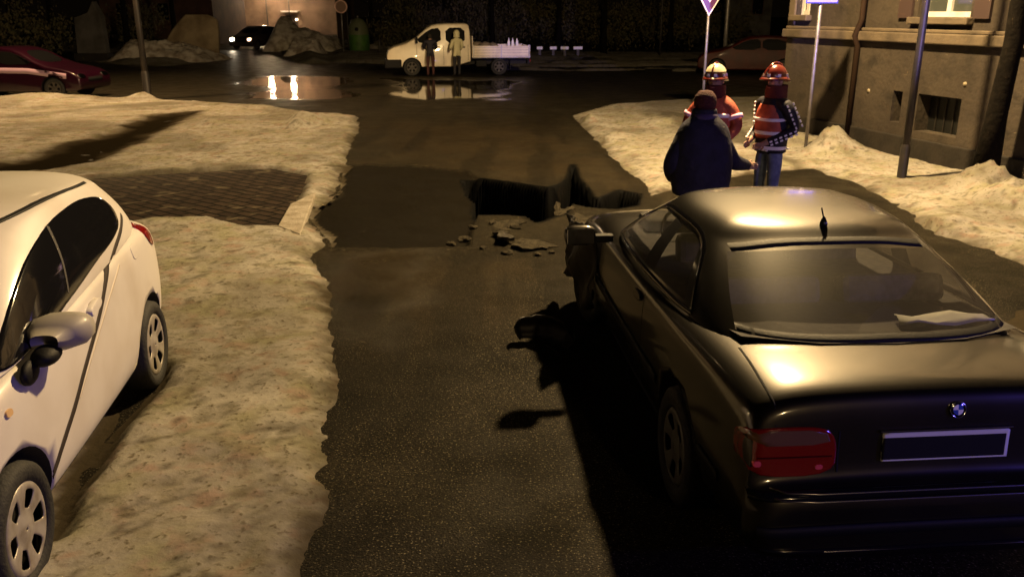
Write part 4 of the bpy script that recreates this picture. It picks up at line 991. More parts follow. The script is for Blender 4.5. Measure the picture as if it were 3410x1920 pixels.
# broad person in navy seen from behind
p2, j, shell, m2, fl = person((1.84, 8.30, 0), R(2), 'broad person in a dark navy jacket seen from behind, nearest the dark coupe', dict(pel=(0, 0, .93), ls=(-.165, 0, 1.36), rs=(.165, 0, 1.35), le=(-.315, -.05, 1.05), lw=(-.27, .14, .90), re=(.32, .02, 1.06), rw=(.54, .20, 1.00), hd1=(.01, .03, 1.60), hd2=(.01, .045, 1.68), hd3=(.01, .04, 1.735)),
    dict(jacket=M_navy, sleeve=M_navy, legs=M_darktr, boots=M_boot, skin=M_skin, head=M_hair, neck=M_navy, hem=.74), s=.945, fat=1.42, RR=dict(chs=.22, wst=.21, pel=.2, shc=.14, ls=.115, rs=.115, le=.105, re=.10, lw=.08, rw=.065, nck=.08))
mb = MB(); mb.lathe([(.001, .105), (.06, .095), (.098, .05), (.108, .0), (.104, -.04), (.085, -.075)], 22, Matrix.Translation(j['hd2'] + Vector((0, -.008, .0)))); mb.build('knitted_cap', mat('maroon_cap', (.055, .010, .010), .85, bump=(70, .8)), p2, True)
mb = MB(); mb.lathe([(.115, -.03), (.125, .0), (.118, .035), (.095, .05), (.08, .035)], 22, Matrix.Translation(j['nck'] + Vector((0, -.01, .0)))); mb.build('collar', mat('purple_navy_collar', (.05, .035, .11), .8), p2, True)
# helmeted person in profile
p3, j, shell, m2, fl = person((2.98, 9.90, 0), R(118), 'person in red helmet, orange vest and grey blue trousers standing in profile beside the road', dict(le=(-.29, -.09, 1.14), lw=(-.12, .17, 1.00), re=(.27, -.08, 1.14), rw=(.13, .18, 1.01), lk=(-.12, .03, .5), la=(-.13, 0, .1), rt=(.14, .17, .045)),
    dict(jacket=M_navy2, sleeve=M_navy2, legs=M_jean, boots=M_boot, skin=M_skin, head=M_skin, neck=M_navy2, hem=.86), fat=1.12)
face(p3, j); helmet(p3, j['hd2'] + Vector((0, 0, -.01)), 1, M_helm)
def dashes(root, a, b_, r_, n_, off, size=(.018, .03)):
    d = b_ - a; ax = d.normalized()
    for sgn in off:
        out = Vector((sgn[0], sgn[1], 0)); out = (out - ax * out.dot(ax)).normalized()
        for k in range(n_):
            c = a + d * ((k + .5) / n_) + out * r_; mb = MB()
            q = ax.to_track_quat('Z', 'Y').to_euler(); mb.box(c, (size[0], size[0], size[1]), rot=q); mb.build('reflective_mark', M_strip, root)
for sd in 'lr':
    dashes(p3, j[sd + 's'], j[sd + 'e'], .078, 6, ((-1 if sd == 'l' else 1, -.4), (-1 if sd == 'l' else 1, .9)))
    dashes(p3, j[sd + 'e'], j[sd + 'w'], .062, 6, ((-1 if sd == 'l' else 1, -.6), (-1 if sd == 'l' else 1, .6)))
dashes(p3, Vector((-.13, .10, .90)), Vector((.13, .10, .90)), .06, 5, ((0, 1),)); dashes(p3, Vector((-.15, -.1, .90)), Vector((.15, -.1, .90)), .06, 5, ((0, -1),))
def coat(root, name, rows, m, seed=1, n=28, y0=0, close=False):
    V = []; rg = random.Random(seed)
    for z, rx, ry, yo in rows:
        for i in range(n):
            q = 2 * math.pi * i / n; k = 1 + .03 * math.sin(q * 5 + z * 9 + seed) + .022 * math.sin(q * 3 - z * 31 + seed) * math.sin(q * 7 + z * 13) + rg.uniform(-.008, .008)
            V.append((rx * k * math.copysign(abs(math.cos(q)) ** .85, math.cos(q)), yo + y0 + ry * k * math.sin(q), z))
    F = [(i * n + j, i * n + (j + 1) % n, (i + 1) * n + (j + 1) % n, (i + 1) * n + j) for i in range(len(rows) - 1) for j in range(n)]
    o = mk(name, V, F, m, root, True); q = o.modifiers.new('t', 'SOLIDIFY'); q.thickness = .012; q = o.modifiers.new('s', 'SUBSURF'); q.levels = q.render_levels = 1; return o
coat(p2, 'jacket', [(.70, .265, .21, 0), (.74, .285, .225, 0), (.80, .275, .21, 0), (.87, .30, .23, 0), (.95, .295, .225, 0), (1.02, .312, .235, 0), (1.10, .298, .22, 0), (1.16, .298, .215, 0), (1.22, .275, .205, 0), (1.28, .262, .195, 0), (1.33, .238, .18, 0), (1.37, .215, .165, 0), (1.41, .175, .145, 0), (1.44, .135, .125, 0), (1.47, .118, .12, .01), (1.50, .122, .125, .01), (1.525, .105, .11, .01)], M_navy, 2)
coat(p1, 'jacket', [(.82, .22, .17, 0), (1.0, .225, .175, 0), (1.2, .235, .18, 0), (1.34, .225, .165, 0), (1.42, .16, .13, 0), (1.48, .09, .09, 0)], M_hivis, 3)
coat(p3, 'coat', [(.86, .195, .15, 0), (1.0, .195, .155, 0), (1.2, .205, .16, 0), (1.34, .205, .15, 0), (1.42, .15, .12, 0), (1.48, .085, .085, 0)], M_navy2, 4)
v = coat(p3, 'vest', [(1.02, .20, .155, .016), (1.2, .20, .165, .016), (1.33, .19, .152, .016), (1.41, .14, .125, .012)], M_hivis, 4)
coat(p3, 'reflective_strip', [(1.07, .205, .165, .018), (1.115, .205, .166, .018)], M_strip, 4)
coat(p3, 'reflective_strip', [(1.22, .203, .170, .018), (1.26, .202, .169, .018)], M_strip, 4)
coat(p3, 'reflective_strip', [(.90, .20, .158, .004), (.945, .20, .160, .004)], M_strip, 4)
coat(p1, 'reflective_strip', [(1.06, .236, .188, 0), (1.12, .239, .19, 0)], M_strip, 3)
coat(p1, 'reflective_strip', [(1.26, .24, .188, 0), (1.31, .238, .182, 0)], M_strip, 3)
for pp, hc in ((p1, (0, .02, 1.60)), (p3, (0, .02, 1.60))):
    coat(pp, 'neck_guard', [(1.47, .13, .12, -.01), (1.54, .115, .125, -.01), (1.62, .110, .125, -.02)], mat('red_brown_neck_cloth', (.085, .014, .010), .85), 6)
# two people at the pickup
q = Mp @ Vector((1.25, 1.05, 0))
def local(y, out): return Mp @ Vector((-1, 0, 0)) if False else None
side = 1 if (Mp @ Vector((1, 0, 0))).y < (Mp @ Vector((-1, 0, 0))).y else -1
pt = Mp @ Vector((side * 1.30, 1.00, 0))
p4, j, shell, m2, fl = person((pt.x, pt.y, 0), R(10), 'person in dark clothes leaning to the front door of the pickup', dict(nck=(0, .06, 1.50), hd1=(0, .10, 1.57), hd2=(0, .13, 1.65), hd3=(0, .13, 1.71), le=(-.26, .10, 1.16), lw=(-.20, .34, 1.14), re=(.26, .10, 1.16), rw=(.20, .34, 1.14)),
    dict(jacket=M_navy2, sleeve=M_navy2, legs=mat('dark_red_trousers', (.05, .015, .015), .8), boots=M_boot, skin=M_skin, head=M_hair, neck=M_skin), s=.93, fat=1.2)
pt = Mp @ Vector((side * 1.32, -.02, 0))
p5, j, shell, m2, fl = person((pt.x, pt.y, 0), R(35), 'person in a pale hooded jacket at the rear door of the pickup', dict(le=(-.27, .02, 1.15), lw=(-.22, .22, 1.04), re=(.27, .02, 1.15), rw=(.22, .22, 1.04)),
    dict(jacket=M_pale, sleeve=M_pale, legs=M_darktr, boots=M_boot, skin=M_skin, head=M_pale, neck=M_pale), s=.95, fat=1.2)
mb = MB(); mb.lathe([(.001, .125), (.07, .105), (.112, .05), (.12, -.02), (.115, -.09), (.13, -.15)], 18, Matrix.Translation(j['hd2'] + Vector((0, -.015, .0)))); mb.build('hood', M_pale, p5, True)

# ================================================================ street furniture
def pole_obj(name, base, h, r0, r1, label, cat, m=M_pole, group=None, foot=None, lean=(0, 0)):
    root = empty(name, base, 0, label, cat, group)
    mb = MB(); mb.tube([(lean[0] * t * h, lean[1] * t * h, t * h) for t in (0, .25, .5, .75, 1)], [r0 + (r1 - r0) * t for t in (0, .25, .5, .75, 1)], 14); mb.build('pole', m, root, True)
    if foot: mb = MB(); mb.lathe([(foot[0] * 1.15, 0), (foot[0], .04), (foot[0], foot[1] * .9), (r0, foot[1])], 16); mb.build('pole_sleeve', m, root, True)
    return root
b0 = G(3000, 604)
sl = pole_obj('street_lamp', (b0.x, b0.y, 0), 7.25, .055, .045, 'dark street lamp post rising from the snow in front of the building, nearest', 'street lamp', foot=(.068, .55))
arm_to = Vector((LAMP.x - b0.x, LAMP.y - b0.y, 0))
mb = MB(); mb.tube([(0, 0, 7.15), arm_to * .3 + Vector((0, 0, 7.48)), arm_to * .92 + Vector((0, 0, 7.56))], [.05, .04, .03], 10); mb.build('lamp_arm', M_pole, sl, True)
def lamp_head(root, p, yaw, es, col=(1, .66, .30)):
    mb = MB(); mb.box(p + Vector((0, 0, .16)), (.62, .28, .10), yaw); hd = mb.build('lamp_head', M_galv, root, bevel=.03)
    mb = MB(); mb.box(p + Vector((0, 0, .095)), (.40, .20, .02), yaw); mb.build('lamp_glass', mat('lit_lamp_glass', (1, .8, .5), .3, emis=col, es=es), hd)
lamp_head(sl, arm_to + Vector((0, 0, LAMP.z + .10)), math.atan2(arm_to.y, arm_to.x), 40)
b0 = G(494, 332)
sl = pole_obj('street_lamp', (b0.x, b0.y, 0), 8.6, .09, .06, 'dark street lamp post at the kerb right of the maroon car', 'street lamp', foot=(.11, .8))
at2 = Vector((-11.4 - b0.x, 24.2 - b0.y, 0))
mb = MB(); mb.tube([(0, 0, 8.5), at2 * .3 + Vector((0, 0, 8.9)), at2 + Vector((0, 0, 8.95))], [.05, .04, .03], 8); mb.build('lamp_arm', M_pole, sl, True); lamp_head(sl, at2 + Vector((0, 0, 8.75)), math.atan2(at2.y, at2.x), 30)
for x, y, z, lb in ((-20.8, 76.0, 3.85, 'left one of two low street lamps at the end of the side street'), (-18.9, 76.0, 3.85, 'right one of two low street lamps at the end of the side street')):
    sl = pole_obj('street_lamp', (x, y + .3, 0), z - .1, .05, .04, lb, 'street lamp')
    p = Vector((0, -.3, z)); mb = MB(); mb.tube([(0, 0, z - .12), (0, -.3, z - .12)], .03, 8); mb.build('lamp_arm', M_pole, sl, True)
    mb = MB(); mb.lathe([(.001, -.22), (.16, -.18), (.22, 0), (.16, .18), (.001, .22)], 20, Matrix.Translation(p)); mb.build('lamp_glass', mat('bright_lamp_glass', (1, .8, .5), .3, emis=(1, .72, .42), es=160), sl, True)

# give-way sign on thin post
def giveway():
    y = 20.4; x = at(2336, y) ; root = empty('road_sign', (x, y, 0), 0, 'inverted triangular give way sign on a thin grey post behind the helmets', 'road sign')
    mb = MB(); mb.tube([(0, 0, -.1), (0, 0, 3.3)], .032, 12); mb.build('post', M_galv, root, True)
    zt = 2.30
    def tri(k, yo, m, nm, th=.006):
        hh = .78; c = zt + hh * .6667; V = []
        for a in (-90, 30, 150): V.append((.52 * k * math.cos(R(a)), yo, c + .52 * k * math.sin(R(a))))
        V += [(x_, y_ + th, z_) for x_, y_, z_ in V]; mb = MB(); mb.add(V, [(0, 1, 2), (5, 4, 3), (0, 3, 4, 1), (1, 4, 5, 2), (2, 5, 3, 0)]); return mb.build(nm, m, root if nm == 'sign_plate' else pl)
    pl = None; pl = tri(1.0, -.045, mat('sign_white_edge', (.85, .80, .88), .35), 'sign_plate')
    tri(.90, -.050, mat('sign_band_blue_lit', (.09, .02, .13), .35), 'red_band'); tri(.44, -.055, mat('sign_centre_blue_lit', (.80, .72, .90), .35), 'white_centre')  # beacon's blue light mixed into the red band and white centre colours
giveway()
# blue street parking sign
def text_obj(txt, size, m, parent, loc, rot=(R(90), 0, 0), ext=.002, name='lettering', sx=1.):
    cu = bpy.data.curves.new(name, 'FONT'); cu.body = txt; cu.size = size; cu.extrude = ext; cu.align_x = 'CENTER'; cu.align_y = 'CENTER'
    o = bpy.data.objects.new(name, cu); C.objects.link(o); me = evald(o); bpy.data.objects.remove(o)
    me.materials.clear(); me.materials.append(m); ob = bpy.data.objects.new(name, me); C.objects.link(ob); ob.parent = parent; ob.location = loc; ob.rotation_euler = rot; ob.scale = (sx, 1, 1); return ob
def bluesign():
    b0 = G(2680, 515); root = empty('road_sign', (b0.x, b0.y, 0), R(6), 'blue rectangular sign with white lettering on a thin post before the building', 'road sign')
    mb = MB(); mb.tube([(0, 0, -.1), (.0, 0, 3.3)], .030, 12); mb.build('post', M_galv, root, True)
    mb = MB(); mb.box((.0, -.045, 2.86), (.56, .012, .66)); pl = mb.build('sign_plate', mat('sign_blue', (.05, .06, .55), .35), root, bevel=.02)
    mb = MB(); mb.box((.0, -.054, 2.60), (.52, .006, .10)); mb.build('lower_panel', mat('sign_pale_blue', (.30, .26, .75), .35), pl)
    text_obj('RESERVÉ', .115, mat('sign_lettering_white', (.9, .9, .95), .4), pl, (0, -.056, 2.705), sx=.98)
    text_obj('P', .34, mat('sign_lettering_white', (.9, .9, .95), .4), pl, (0, -.056, 2.96))
bluesign()
# round sign by the bottle bank, far
def roundsign():
    y = 53; x = at(1142, y) + .05; root = empty('road_sign', (x, y, 0), 0, 'round sign with pale rim on a thin post beside the green bottle bank', 'road sign')
    mb = MB(); mb.tube([(0, 0, -.1), (0, 0, 3.4)], .035, 10); mb.build('post', M_galv, root, True)
    mb = MB(); mb.lathe([(.001, .01), (.37, .01), (.37, 0), (.001, 0)], 32, Matrix.Translation((0, -.05, 2.68)) @ Matrix.Rotation(R(90), 4, 'X')); pl = mb.build('sign_disc', mat('faded_sign_rim', (.75, .48, .40), .4), root)
    mb = MB(); mb.lathe([(.001, .012), (.31, .012), (.31, .004)], 32, Matrix.Translation((0, -.056, 2.68)) @ Matrix.Rotation(R(90), 4, 'X')); mb.build('sign_face', mat('faded_sign_face', (.22, .13, .09), .5), pl)
roundsign()
# other thin posts
for px, py, h, r_, lb, nm in ((2410, 214, 7, .10, 'grey utility pole between the give way sign and the building', 'utility_pole'), (2197, 186, 5, .06, 'thin dark pole before the far trees', 'utility_pole'), (1163, 176, 2.6, .04, 'thin stake with a bright tip between the round sign and the bottle bank', 'marker_post'), (1265, 182, .9, .07, 'short bollard in front of the white pickup nose', 'bollard')):
    g = G(px, py); o = pole_obj(nm, (g.x, g.y, 0), h, r_, r_ * .85, lb, nm.replace('_', ' '), M_galv if r_ > .09 else M_pole)
# bottle bank (igloo shaped)
def igloo():
    y = 55; x = at(1197, y); root = empty('bottle_bank', (x, y, 0), 0, 'green domed bottle bank standing on the snow left of the pickup', 'bottle bank')
    mb = MB(); mb.lathe([(.62, .12), (.66, .35), (.66, .80), (.64, 1.05)], 28); mb.build('lower_shell', mat('green_plastic', (.05, .14, .02), .6, var=(3, (.03, .08, .015), .4, .7)), root, True)
    mb = MB(); mb.lathe([(.645, 1.05), (.62, 1.35), (.52, 1.68), (.34, 1.92), (.14, 2.02), (.02, 2.03)], 28); mb.build('dome', mat('pale_green_plastic', (.10, .115, .065), .6), root, True)
    mb = MB(); mb.lathe([(.001, .02), (.10, .02), (.12, 0)], 16, Matrix.Translation((0, -.60, 1.38)) @ Matrix.Rotation(R(80), 4, 'X')); mb.build('bottle_opening', M_black, root, True)
    mb = MB(); mb.tube([(0, 0, 2.0), (0, 0, 2.16)], .05, 10); mb.build('lifting_eye', M_galv, root, True)
igloo()
# row of low white blocks across the street
for k, px in enumerate((1797, 1842, 1880, 1924)):
    y = 50.5; x = at(px, y); root = empty('marker_block', (x, y, 0), 0, ['low white marker block far behind the pickup, leftmost of four', 'low white marker block, second from left of four in a row', 'low white marker block, third from left of four in a row', 'low white marker block, rightmost of four in a row'][k], 'marker block', 'white marker blocks before the dark trees')
    mb = MB(); mb.box((0, 0, .20), (.14, .14, .40)); mb.build('stub_post', M_pole, root)
    mb = MB(); mb.box((0, 0, .44), (.34 + .06 * k, .16, .17)); mb.build('white_cap', M_white_c, root, bevel=.02)

# ================================================================ building on the right
M_wall, n, b, L = node_mat('stained_render'); tc = n.nodes.new('ShaderNodeTexCoord')
base = mixc(n, L, rng(n, L, noise_node(n, L, tc, .9, 6).outputs[0], .38, .65), (.045, .034, .023), (.028, .020, .013))
base = mixc(n, L, rng(n, L, noise_node(n, L, tc, 3.5, 6).outputs[0], .52, .72), base, (.018, .013, .008))
L(base, b.inputs['Base Color']); b.inputs['Roughness'].default_value = .85
bu = n.nodes.new('ShaderNodeBump'); bu.inputs['Strength'].default_value = .5; bu.inputs['Distance'].default_value = .03; L(noise_node(n, L, tc, 14, 6).outputs[0], bu.inputs['Height']); L(bu.outputs[0], b.inputs['Normal'])
M_trim = mat('pale_moulding', (.12, .092, .062), .8, var=(3, (.065, .05, .034), .4, .7), bump=(20, .4))
M_foot = mat('dark_plinth', (.018, .014, .010), .7, var=(3, (.010, .008, .006), .4, .6), bump=(12, .6))  # near-black tone for footings and bases
A0 = G(2600, 436); B0 = G(3262, 590); fd = (B0 - A0); fd.z = 0; fl_ = fd.length; fd.normalize(); fn = Vector((fd.y, -fd.x, 0))
if fn.x > 0: fn = -fn
rzb = math.atan2(fd.y, fd.x)
bld = empty('apartment_building', (A0.x, A0.y, 0), rzb, 'stained old building with raised ground floor along the right pavement', 'building')
def FW(px, py):   # facade coordinates (s, z)
    p = onplane(px, py, A0, fn); return ((p - A0).dot(fd), p.z)
yn = (Matrix.Rotation(-rzb, 3, 'Z') @ fn).y   # +-1 outward direction in local y
LEN = 16.; CZ = 1.97
def wbox(s0, s1, z0, z1, d0, d1, name, m, parent=bld, bevel=0):
    mb = MB(); mb.box(((s0 + s1) / 2, yn * (d0 + d1) / 2, (z0 + z1) / 2), (abs(s1 - s0), abs(d1 - d0), abs(z1 - z0))); return mb.build(name, m, parent, bevel=bevel)
# window rectangles in facade coordinates
def rect(p, q):
    a = FW(*p); c = FW(*q); return (min(a[0], c[0]), max(a[0], c[0]), min(a[1], c[1]), max(a[1], c[1]))
w1 = rect((3060, 20), (3200, 112)); w1 = (w1[0], w1[0] + 1.15, 2.32, 4.0)
ws = [w1, (w1[0] + 3.0, w1[0] + 4.15, 2.32, 4.0), (w1[0] + 6.0, w1[0] + 7.15, 2.32, 4.0), (.18, .62, 2.34, 4.0)]
bs = FW(3068, 325), FW(3172, 435); bw = [(bs[0][0], bs[0][0] + .95, .52, 1.12), (bs[0][0] - .62, bs[0][0] - .38, .60, 1.12), (bs[0][0] + 3.1, bs[0][0] + 4.05, .52, 1.12)]
def wall_with_holes(z0, z1, rects, d_in, d_out, name, m):
    ss = sorted({0., LEN} | {r_[0] for r_ in rects} | {r_[1] for r_ in rects}); zz = sorted({z0, z1} | {r_[2] for r_ in rects} | {r_[3] for r_ in rects})
    V = []; F = []; mb = MB()
    for a, b_ in zip(ss, ss[1:]):
        for c, d in zip(zz, zz[1:]):
            if any(r_[0] <= (a + b_) / 2 <= r_[1] and r_[2] <= (c + d) / 2 <= r_[3] for r_ in rects): continue
            mb.add([(a, yn * d_out, c), (b_, yn * d_out, c), (b_, yn * d_out, d), (a, yn * d_out, d)], [(0, 1, 2, 3)])
    for r_ in rects:   # reveals
        mb.add([(r_[0], yn * d_out, r_[2]), (r_[1], yn * d_out, r_[2]), (r_[1], yn * d_out, r_[3]), (r_[0], yn * d_out, r_[3]), (r_[0], yn * d_in, r_[2]), (r_[1], yn * d_in, r_[2]), (r_[1], yn * d_in, r_[3]), (r_[0], yn * d_in, r_[3])], [(0, 4, 5, 1), (1, 5, 6, 2), (2, 6, 7, 3), (3, 7, 4, 0)])
    mb.add([(0, yn * d_out, z0), (0, yn * d_out, z1), (0, -yn * 9, z1), (0, -yn * 9, z0)], [(0, 1, 2, 3)])
    mb.add([(0, yn * d_out, z1), (LEN, yn * d_out, z1), (LEN, -yn * 9, z1), (0, -yn * 9, z1)], [(0, 1, 2, 3)])
    return mb.build(name, m, bld)
wall_with_holes(0, CZ, bw, -.25, .06, 'plinth_wall', M_wall)
wall_with_holes(CZ, 8.5, ws, -.22, 0., 'wall', M_wall)
wbox(-.05, LEN, CZ - .06, CZ + .10, .05, .16, 'string_course', M_trim, bevel=.02)
wbox(-.03, LEN, CZ + .103, CZ + .16, .0, .09, 'string_course', M_trim, bevel=.015)
wbox(-.03, LEN, -.2, .40, .055, .11, 'footing', M_foot, bevel=.02)
wbox(-.04, .16, CZ + .17, 8.4, .0, .05, 'corner_pilaster', M_trim, bevel=.01)
M_frame = mat('white_window_frame', (.62, .60, .58), .5, var=(5, (.45, .42, .38), .4, .7)); M_curt = mat('net_curtain', (.30, .28, .22), .8, var=(4, (.18, .17, .14), .4, .6))
for k, (s0, s1, z0, z1) in enumerate(ws):
    f = wbox(s0, s0 + .07, z0, z1, -.16, -.10, 'window_frame', M_frame)
    wbox(s1 - .07, s1, z0, z1, -.16, -.10, 'frame_bar', M_frame, f); wbox((s0 + s1) / 2 - .045, (s0 + s1) / 2 + .045, z0, z1, -.155, -.095, 'frame_bar', M_frame, f)
    wbox(s0 + .07, s1 - .07, z0, z0 + .08, -.158, -.102, 'frame_bar', M_frame, f); wbox(s0 + .07, s1 - .07, 3.25, 3.32, -.158, -.102, 'frame_bar', M_frame, f)
    wbox(s0 + .071, s1 - .071, z0 + .08, z1, -.145, -.140, 'window_pane', mat('window_pane_glass', (.05, .055, .05), .05, spec=.6), f)
    wbox(s0 + .01, s1 - .01, z0, z1, -.215, -.19, 'curtain', M_curt, f)
    wbox(s0 - .09, s1 + .09, z0 - .11, z0 - .003, .0, .14, 'window_sill', M_trim, bevel=.015)
    if k < 3:
        wbox(s0 - .42, s0 - .10, z0 - .02, z1, .005, .05, 'shutter', mat('brown_shutter', (.045, .028, .025), .6))
        wbox(s1 + .10, s1 + .42, z0 - .02, z1, .005, .05, 'shutter', mat('brown_shutter', (.045, .028, .025), .6))
for s0, s1, z0, z1 in bw:
    f = wbox(s0, s1, z0, z1, -.235, -.20, 'basement_window', mat('basement_dark', (.006, .006, .005), .5))
    for q in range(1, 5): wbox(s0 + (s1 - s0) * q / 5 - .008, s0 + (s1 - s0) * q / 5 + .008, z0, z1, -.19, -.175, 'window_bar', M_foot, f)
s_, _z = FW(2858, 300)
mb = MB(); mb.tube([(s_, yn * .13, .12), (s_, yn * .13, CZ - .15), (s_, yn * .21, CZ + .02), (s_, yn * .10, CZ + .3), (s_, yn * .10, 8.3)], .05, 12); mb.build('downpipe', mat('rusty_pipe', (.022, .013, .008), .8, spec=.1), bld, True)
for px, py in ((2903, 302), (3225, 280)):
    a, z = FW(px, py); mb = MB(); mb.lathe([(.001, .02), (.03, .018), (.035, 0)], 12, Matrix.Translation((a, yn * .06, z)) @ Matrix.Rotation(R(-90) * yn, 4, 'X')); mb.build('survey_marker', mat('dull_marker', (.25, .21, .14), .6), bld, True)

# bare trees
M_bark = mat('bark', (.005, .004, .003), .95, var=(8, (.009, .007, .005), .45, .7), bump=(14, .6, .03), spec=.1)
M_twig = mat('twigs', (.030, .022, .014), .9)
M_leaf = mat('dark_foliage', (.050, .050, .022), .8, var=(1.5, (.10, .075, .035), .4, .7))
def tree(loc, h, r0, label, seed, crown=True, lean=(0, 0), group=None, branch_from=.3, nb=14, leaves=0, spread=1.):
    rg = random.Random(seed); root = empty('tree', loc, rg.uniform(0, 6), label, 'tree', group); root.rotation_euler = (0, 0, 0)
    tr = MB(); pts = []; 
    for k in range(8):
        t = k / 7; pts.append(Vector((lean[0] * t * h + rg.uniform(-.05, .05) * t * 2, lean[1] * t * h + rg.uniform(-.05, .05) * t * 2, t * h)))
    tr.tube(pts, [r0 * (1.25 if k == 0 else 1) * (1 - .75 * k / 7) for k in range(8)], 12)
    cr = MB(); tips = []
    for i in range(nb):
        t = branch_from + (1 - branch_from) * rg.random() ** .8 * .95; p = pts[0].lerp(pts[-1], t); a = rg.uniform(0, 2 * math.pi); ln = (1 - t * .6) * h * .32 * spread
        d = Vector((math.cos(a), math.sin(a), rg.uniform(.35, .9))).normalized(); q = p + d * ln * .5; e = q + (d + Vector((0, 0, .25))).normalized() * ln * .5
        tr.tube([p, q, e], [r0 * .32 * (1 - t * .6), r0 * .2 * (1 - t * .6), .012], 6)
        for _ in range(7):
            s0 = p.lerp(e, rg.uniform(.3, 1)); dd = (d + Vector((rg.uniform(-.9, .9), rg.uniform(-.9, .9), rg.uniform(-.3, .8)))).normalized(); e2 = s0 + dd * ln * rg.uniform(.2, .45)
            cr.tube([s0, (s0 + e2) / 2 + Vector((0, 0, .04)), e2], [.018, .012, .004], 4, cap=False); tips.append(e2)
            for _ in range(3):
                s1 = s0.lerp(e2, rg.random()); e3 = s1 + (dd + Vector((rg.uniform(-.8, .8), rg.uniform(-.8, .8), rg.uniform(-.5, .6)))).normalized() * ln * .16; cr.tube([s1, e3], [.008, .003], 3, cap=False); tips.append(e3)
    for _ in range(leaves):
        c = rg.choice(tips) + Vector((rg.gauss(0, .16), rg.gauss(0, .16), rg.gauss(0, .16))); s_ = rg.uniform(.05, .13); M = Euler((rg.uniform(0, 6), rg.uniform(0, 6), rg.uniform(0, 6))).to_matrix()
        cr.add([c + M @ Vector(v) * s_ for v in ((-1, 0, 0), (0, -.5, 0), (1, 0, .1), (0, .5, 0))], [(0, 1, 2, 3)])
    tr.build('trunk', M_bark, root, True); cr.build('crown', M_leaf if leaves else M_twig, root)
    return root
g = G(3262, 612); tree((g.x - .10, g.y - .25, 0), 7.0, .155, 'dark tree trunk growing from the snow in front of the building at the right edge', 5, branch_from=.33, lean=(.03, 0), nb=16)
tr_ = bpy.data.objects['tree']; mb = MB(); mb.tube([(.03, 0, 1.1), (.14, .02, 1.9), (.24, .03, 2.9), (.42, .02, 4.6), (.62, .0, 6.2)], [.10, .10, .085, .06, .02], 10); mb.tube([(.2, .02, 2.4), (.5, -.1, 2.75), (.9, -.15, 2.9)], [.05, .04, .015], 7); mb.build('second_stem', M_bark, tr_, True)
def shrub(loc, rx, h, label, seed, n_leaf=2600, group=None, m=M_leaf):
    rg = random.Random(seed); root = empty('shrub', loc, 0, label, 'shrub', group); st = MB(); fo = MB(); tips = []
    for i in range(16):
        a = rg.uniform(0, 6.28); q = rg.random() ** .5; e = Vector((math.cos(a) * rx * q, math.sin(a) * rx * .7 * q, h * rg.uniform(.55, 1.0) * (1 - .35 * q))); mpt = e * .5 + Vector((0, 0, .2)); st.tube([(e.x * .1, e.y * .1, 0), mpt, e], [.05, .03, .01], 5); tips += [e, mpt.lerp(e, .5), mpt, mpt * .7]
    cl = [(rg.choice(tips), rg.uniform(.25, .6)) for _ in range(40)]
    for _ in range(n_leaf):
        c0, r_ = rg.choice(cl); c = c0 + Vector((rg.gauss(0, r_), rg.gauss(0, r_), rg.gauss(0, r_ * .8))); c.z = abs(c.z); s_ = rg.uniform(.05, .13); M = Euler((rg.uniform(0, 6), rg.uniform(0, 6), rg.uniform(0, 6))).to_matrix()
        fo.add([c + M @ Vector(v) * s_ for v in ((-1, 0, 0), (0, -.5, 0), (1, 0, .1), (0, .5, 0))], [(0, 1, 2, 3)])
    st.build('stems', M_bark, root, True); fo.build('foliage', m, root)
xs_ = [(1330, 58), (1450, 60), (1570, 57), (1690, 61), (1800, 58), (1920, 60), (2040, 57), (2150, 60), (2270, 57), (2390, 60)]
words = ['leftmost', 'second from the left', 'third from the left', 'fourth from the left', 'fifth from the left', 'sixth from the left', 'seventh from the left', 'eighth from the left', 'ninth from the left', 'rightmost']
for k, (px, y) in enumerate(xs_):
    shrub((at(px, y), y, 0), 2.0, 3.4 + .8 * ((k * 7) % 3), 'dark overgrown shrub in the row behind the junction, %s' % words[k], 40 + k, group='dark shrubs behind the junction')
tl = ['bare dark tree behind the pickup cab', 'bare dark tree behind the pickup bed', 'bare dark tree behind the white marker blocks', 'bare dark tree right of the white marker blocks', 'bare dark tree left of the give way sign', 'bare dark tree behind the bottle bank']
for k, (px, y) in enumerate(((1480, 63), (1640, 55), (1860, 56), (2010, 54), (2230, 56), (1240, 64))):
    tree((at(px, y), y, 0), 9, .17, tl[k], 80 + k, group='bare trees behind the junction', leaves=900)
for k, (px, y, lb) in enumerate(((60, 46, 'dark bare tree behind the maroon car'), (190, 50, 'dark bare tree left of the grey gate pillar'), (430, 52, 'dark bare tree above the snow mound'), (590, 56, 'dark bare tree left of the side street'))):
    tree((at(px, y), y, 0), 9, .20, lb, 120 + k, group='bare trees at the left', leaves=700)
for k, (px, y, lb) in enumerate(((0, 42, 'dark shrub behind the maroon car bonnet'), (120, 44, 'dark shrub between the maroon car and the gate pillar'), (460, 56, 'dark shrub behind the snow mound'))):
    shrub((at(px, y), y, 0), 2.3, 3.0, lb, 140 + k, group='dark shrubs at the left')
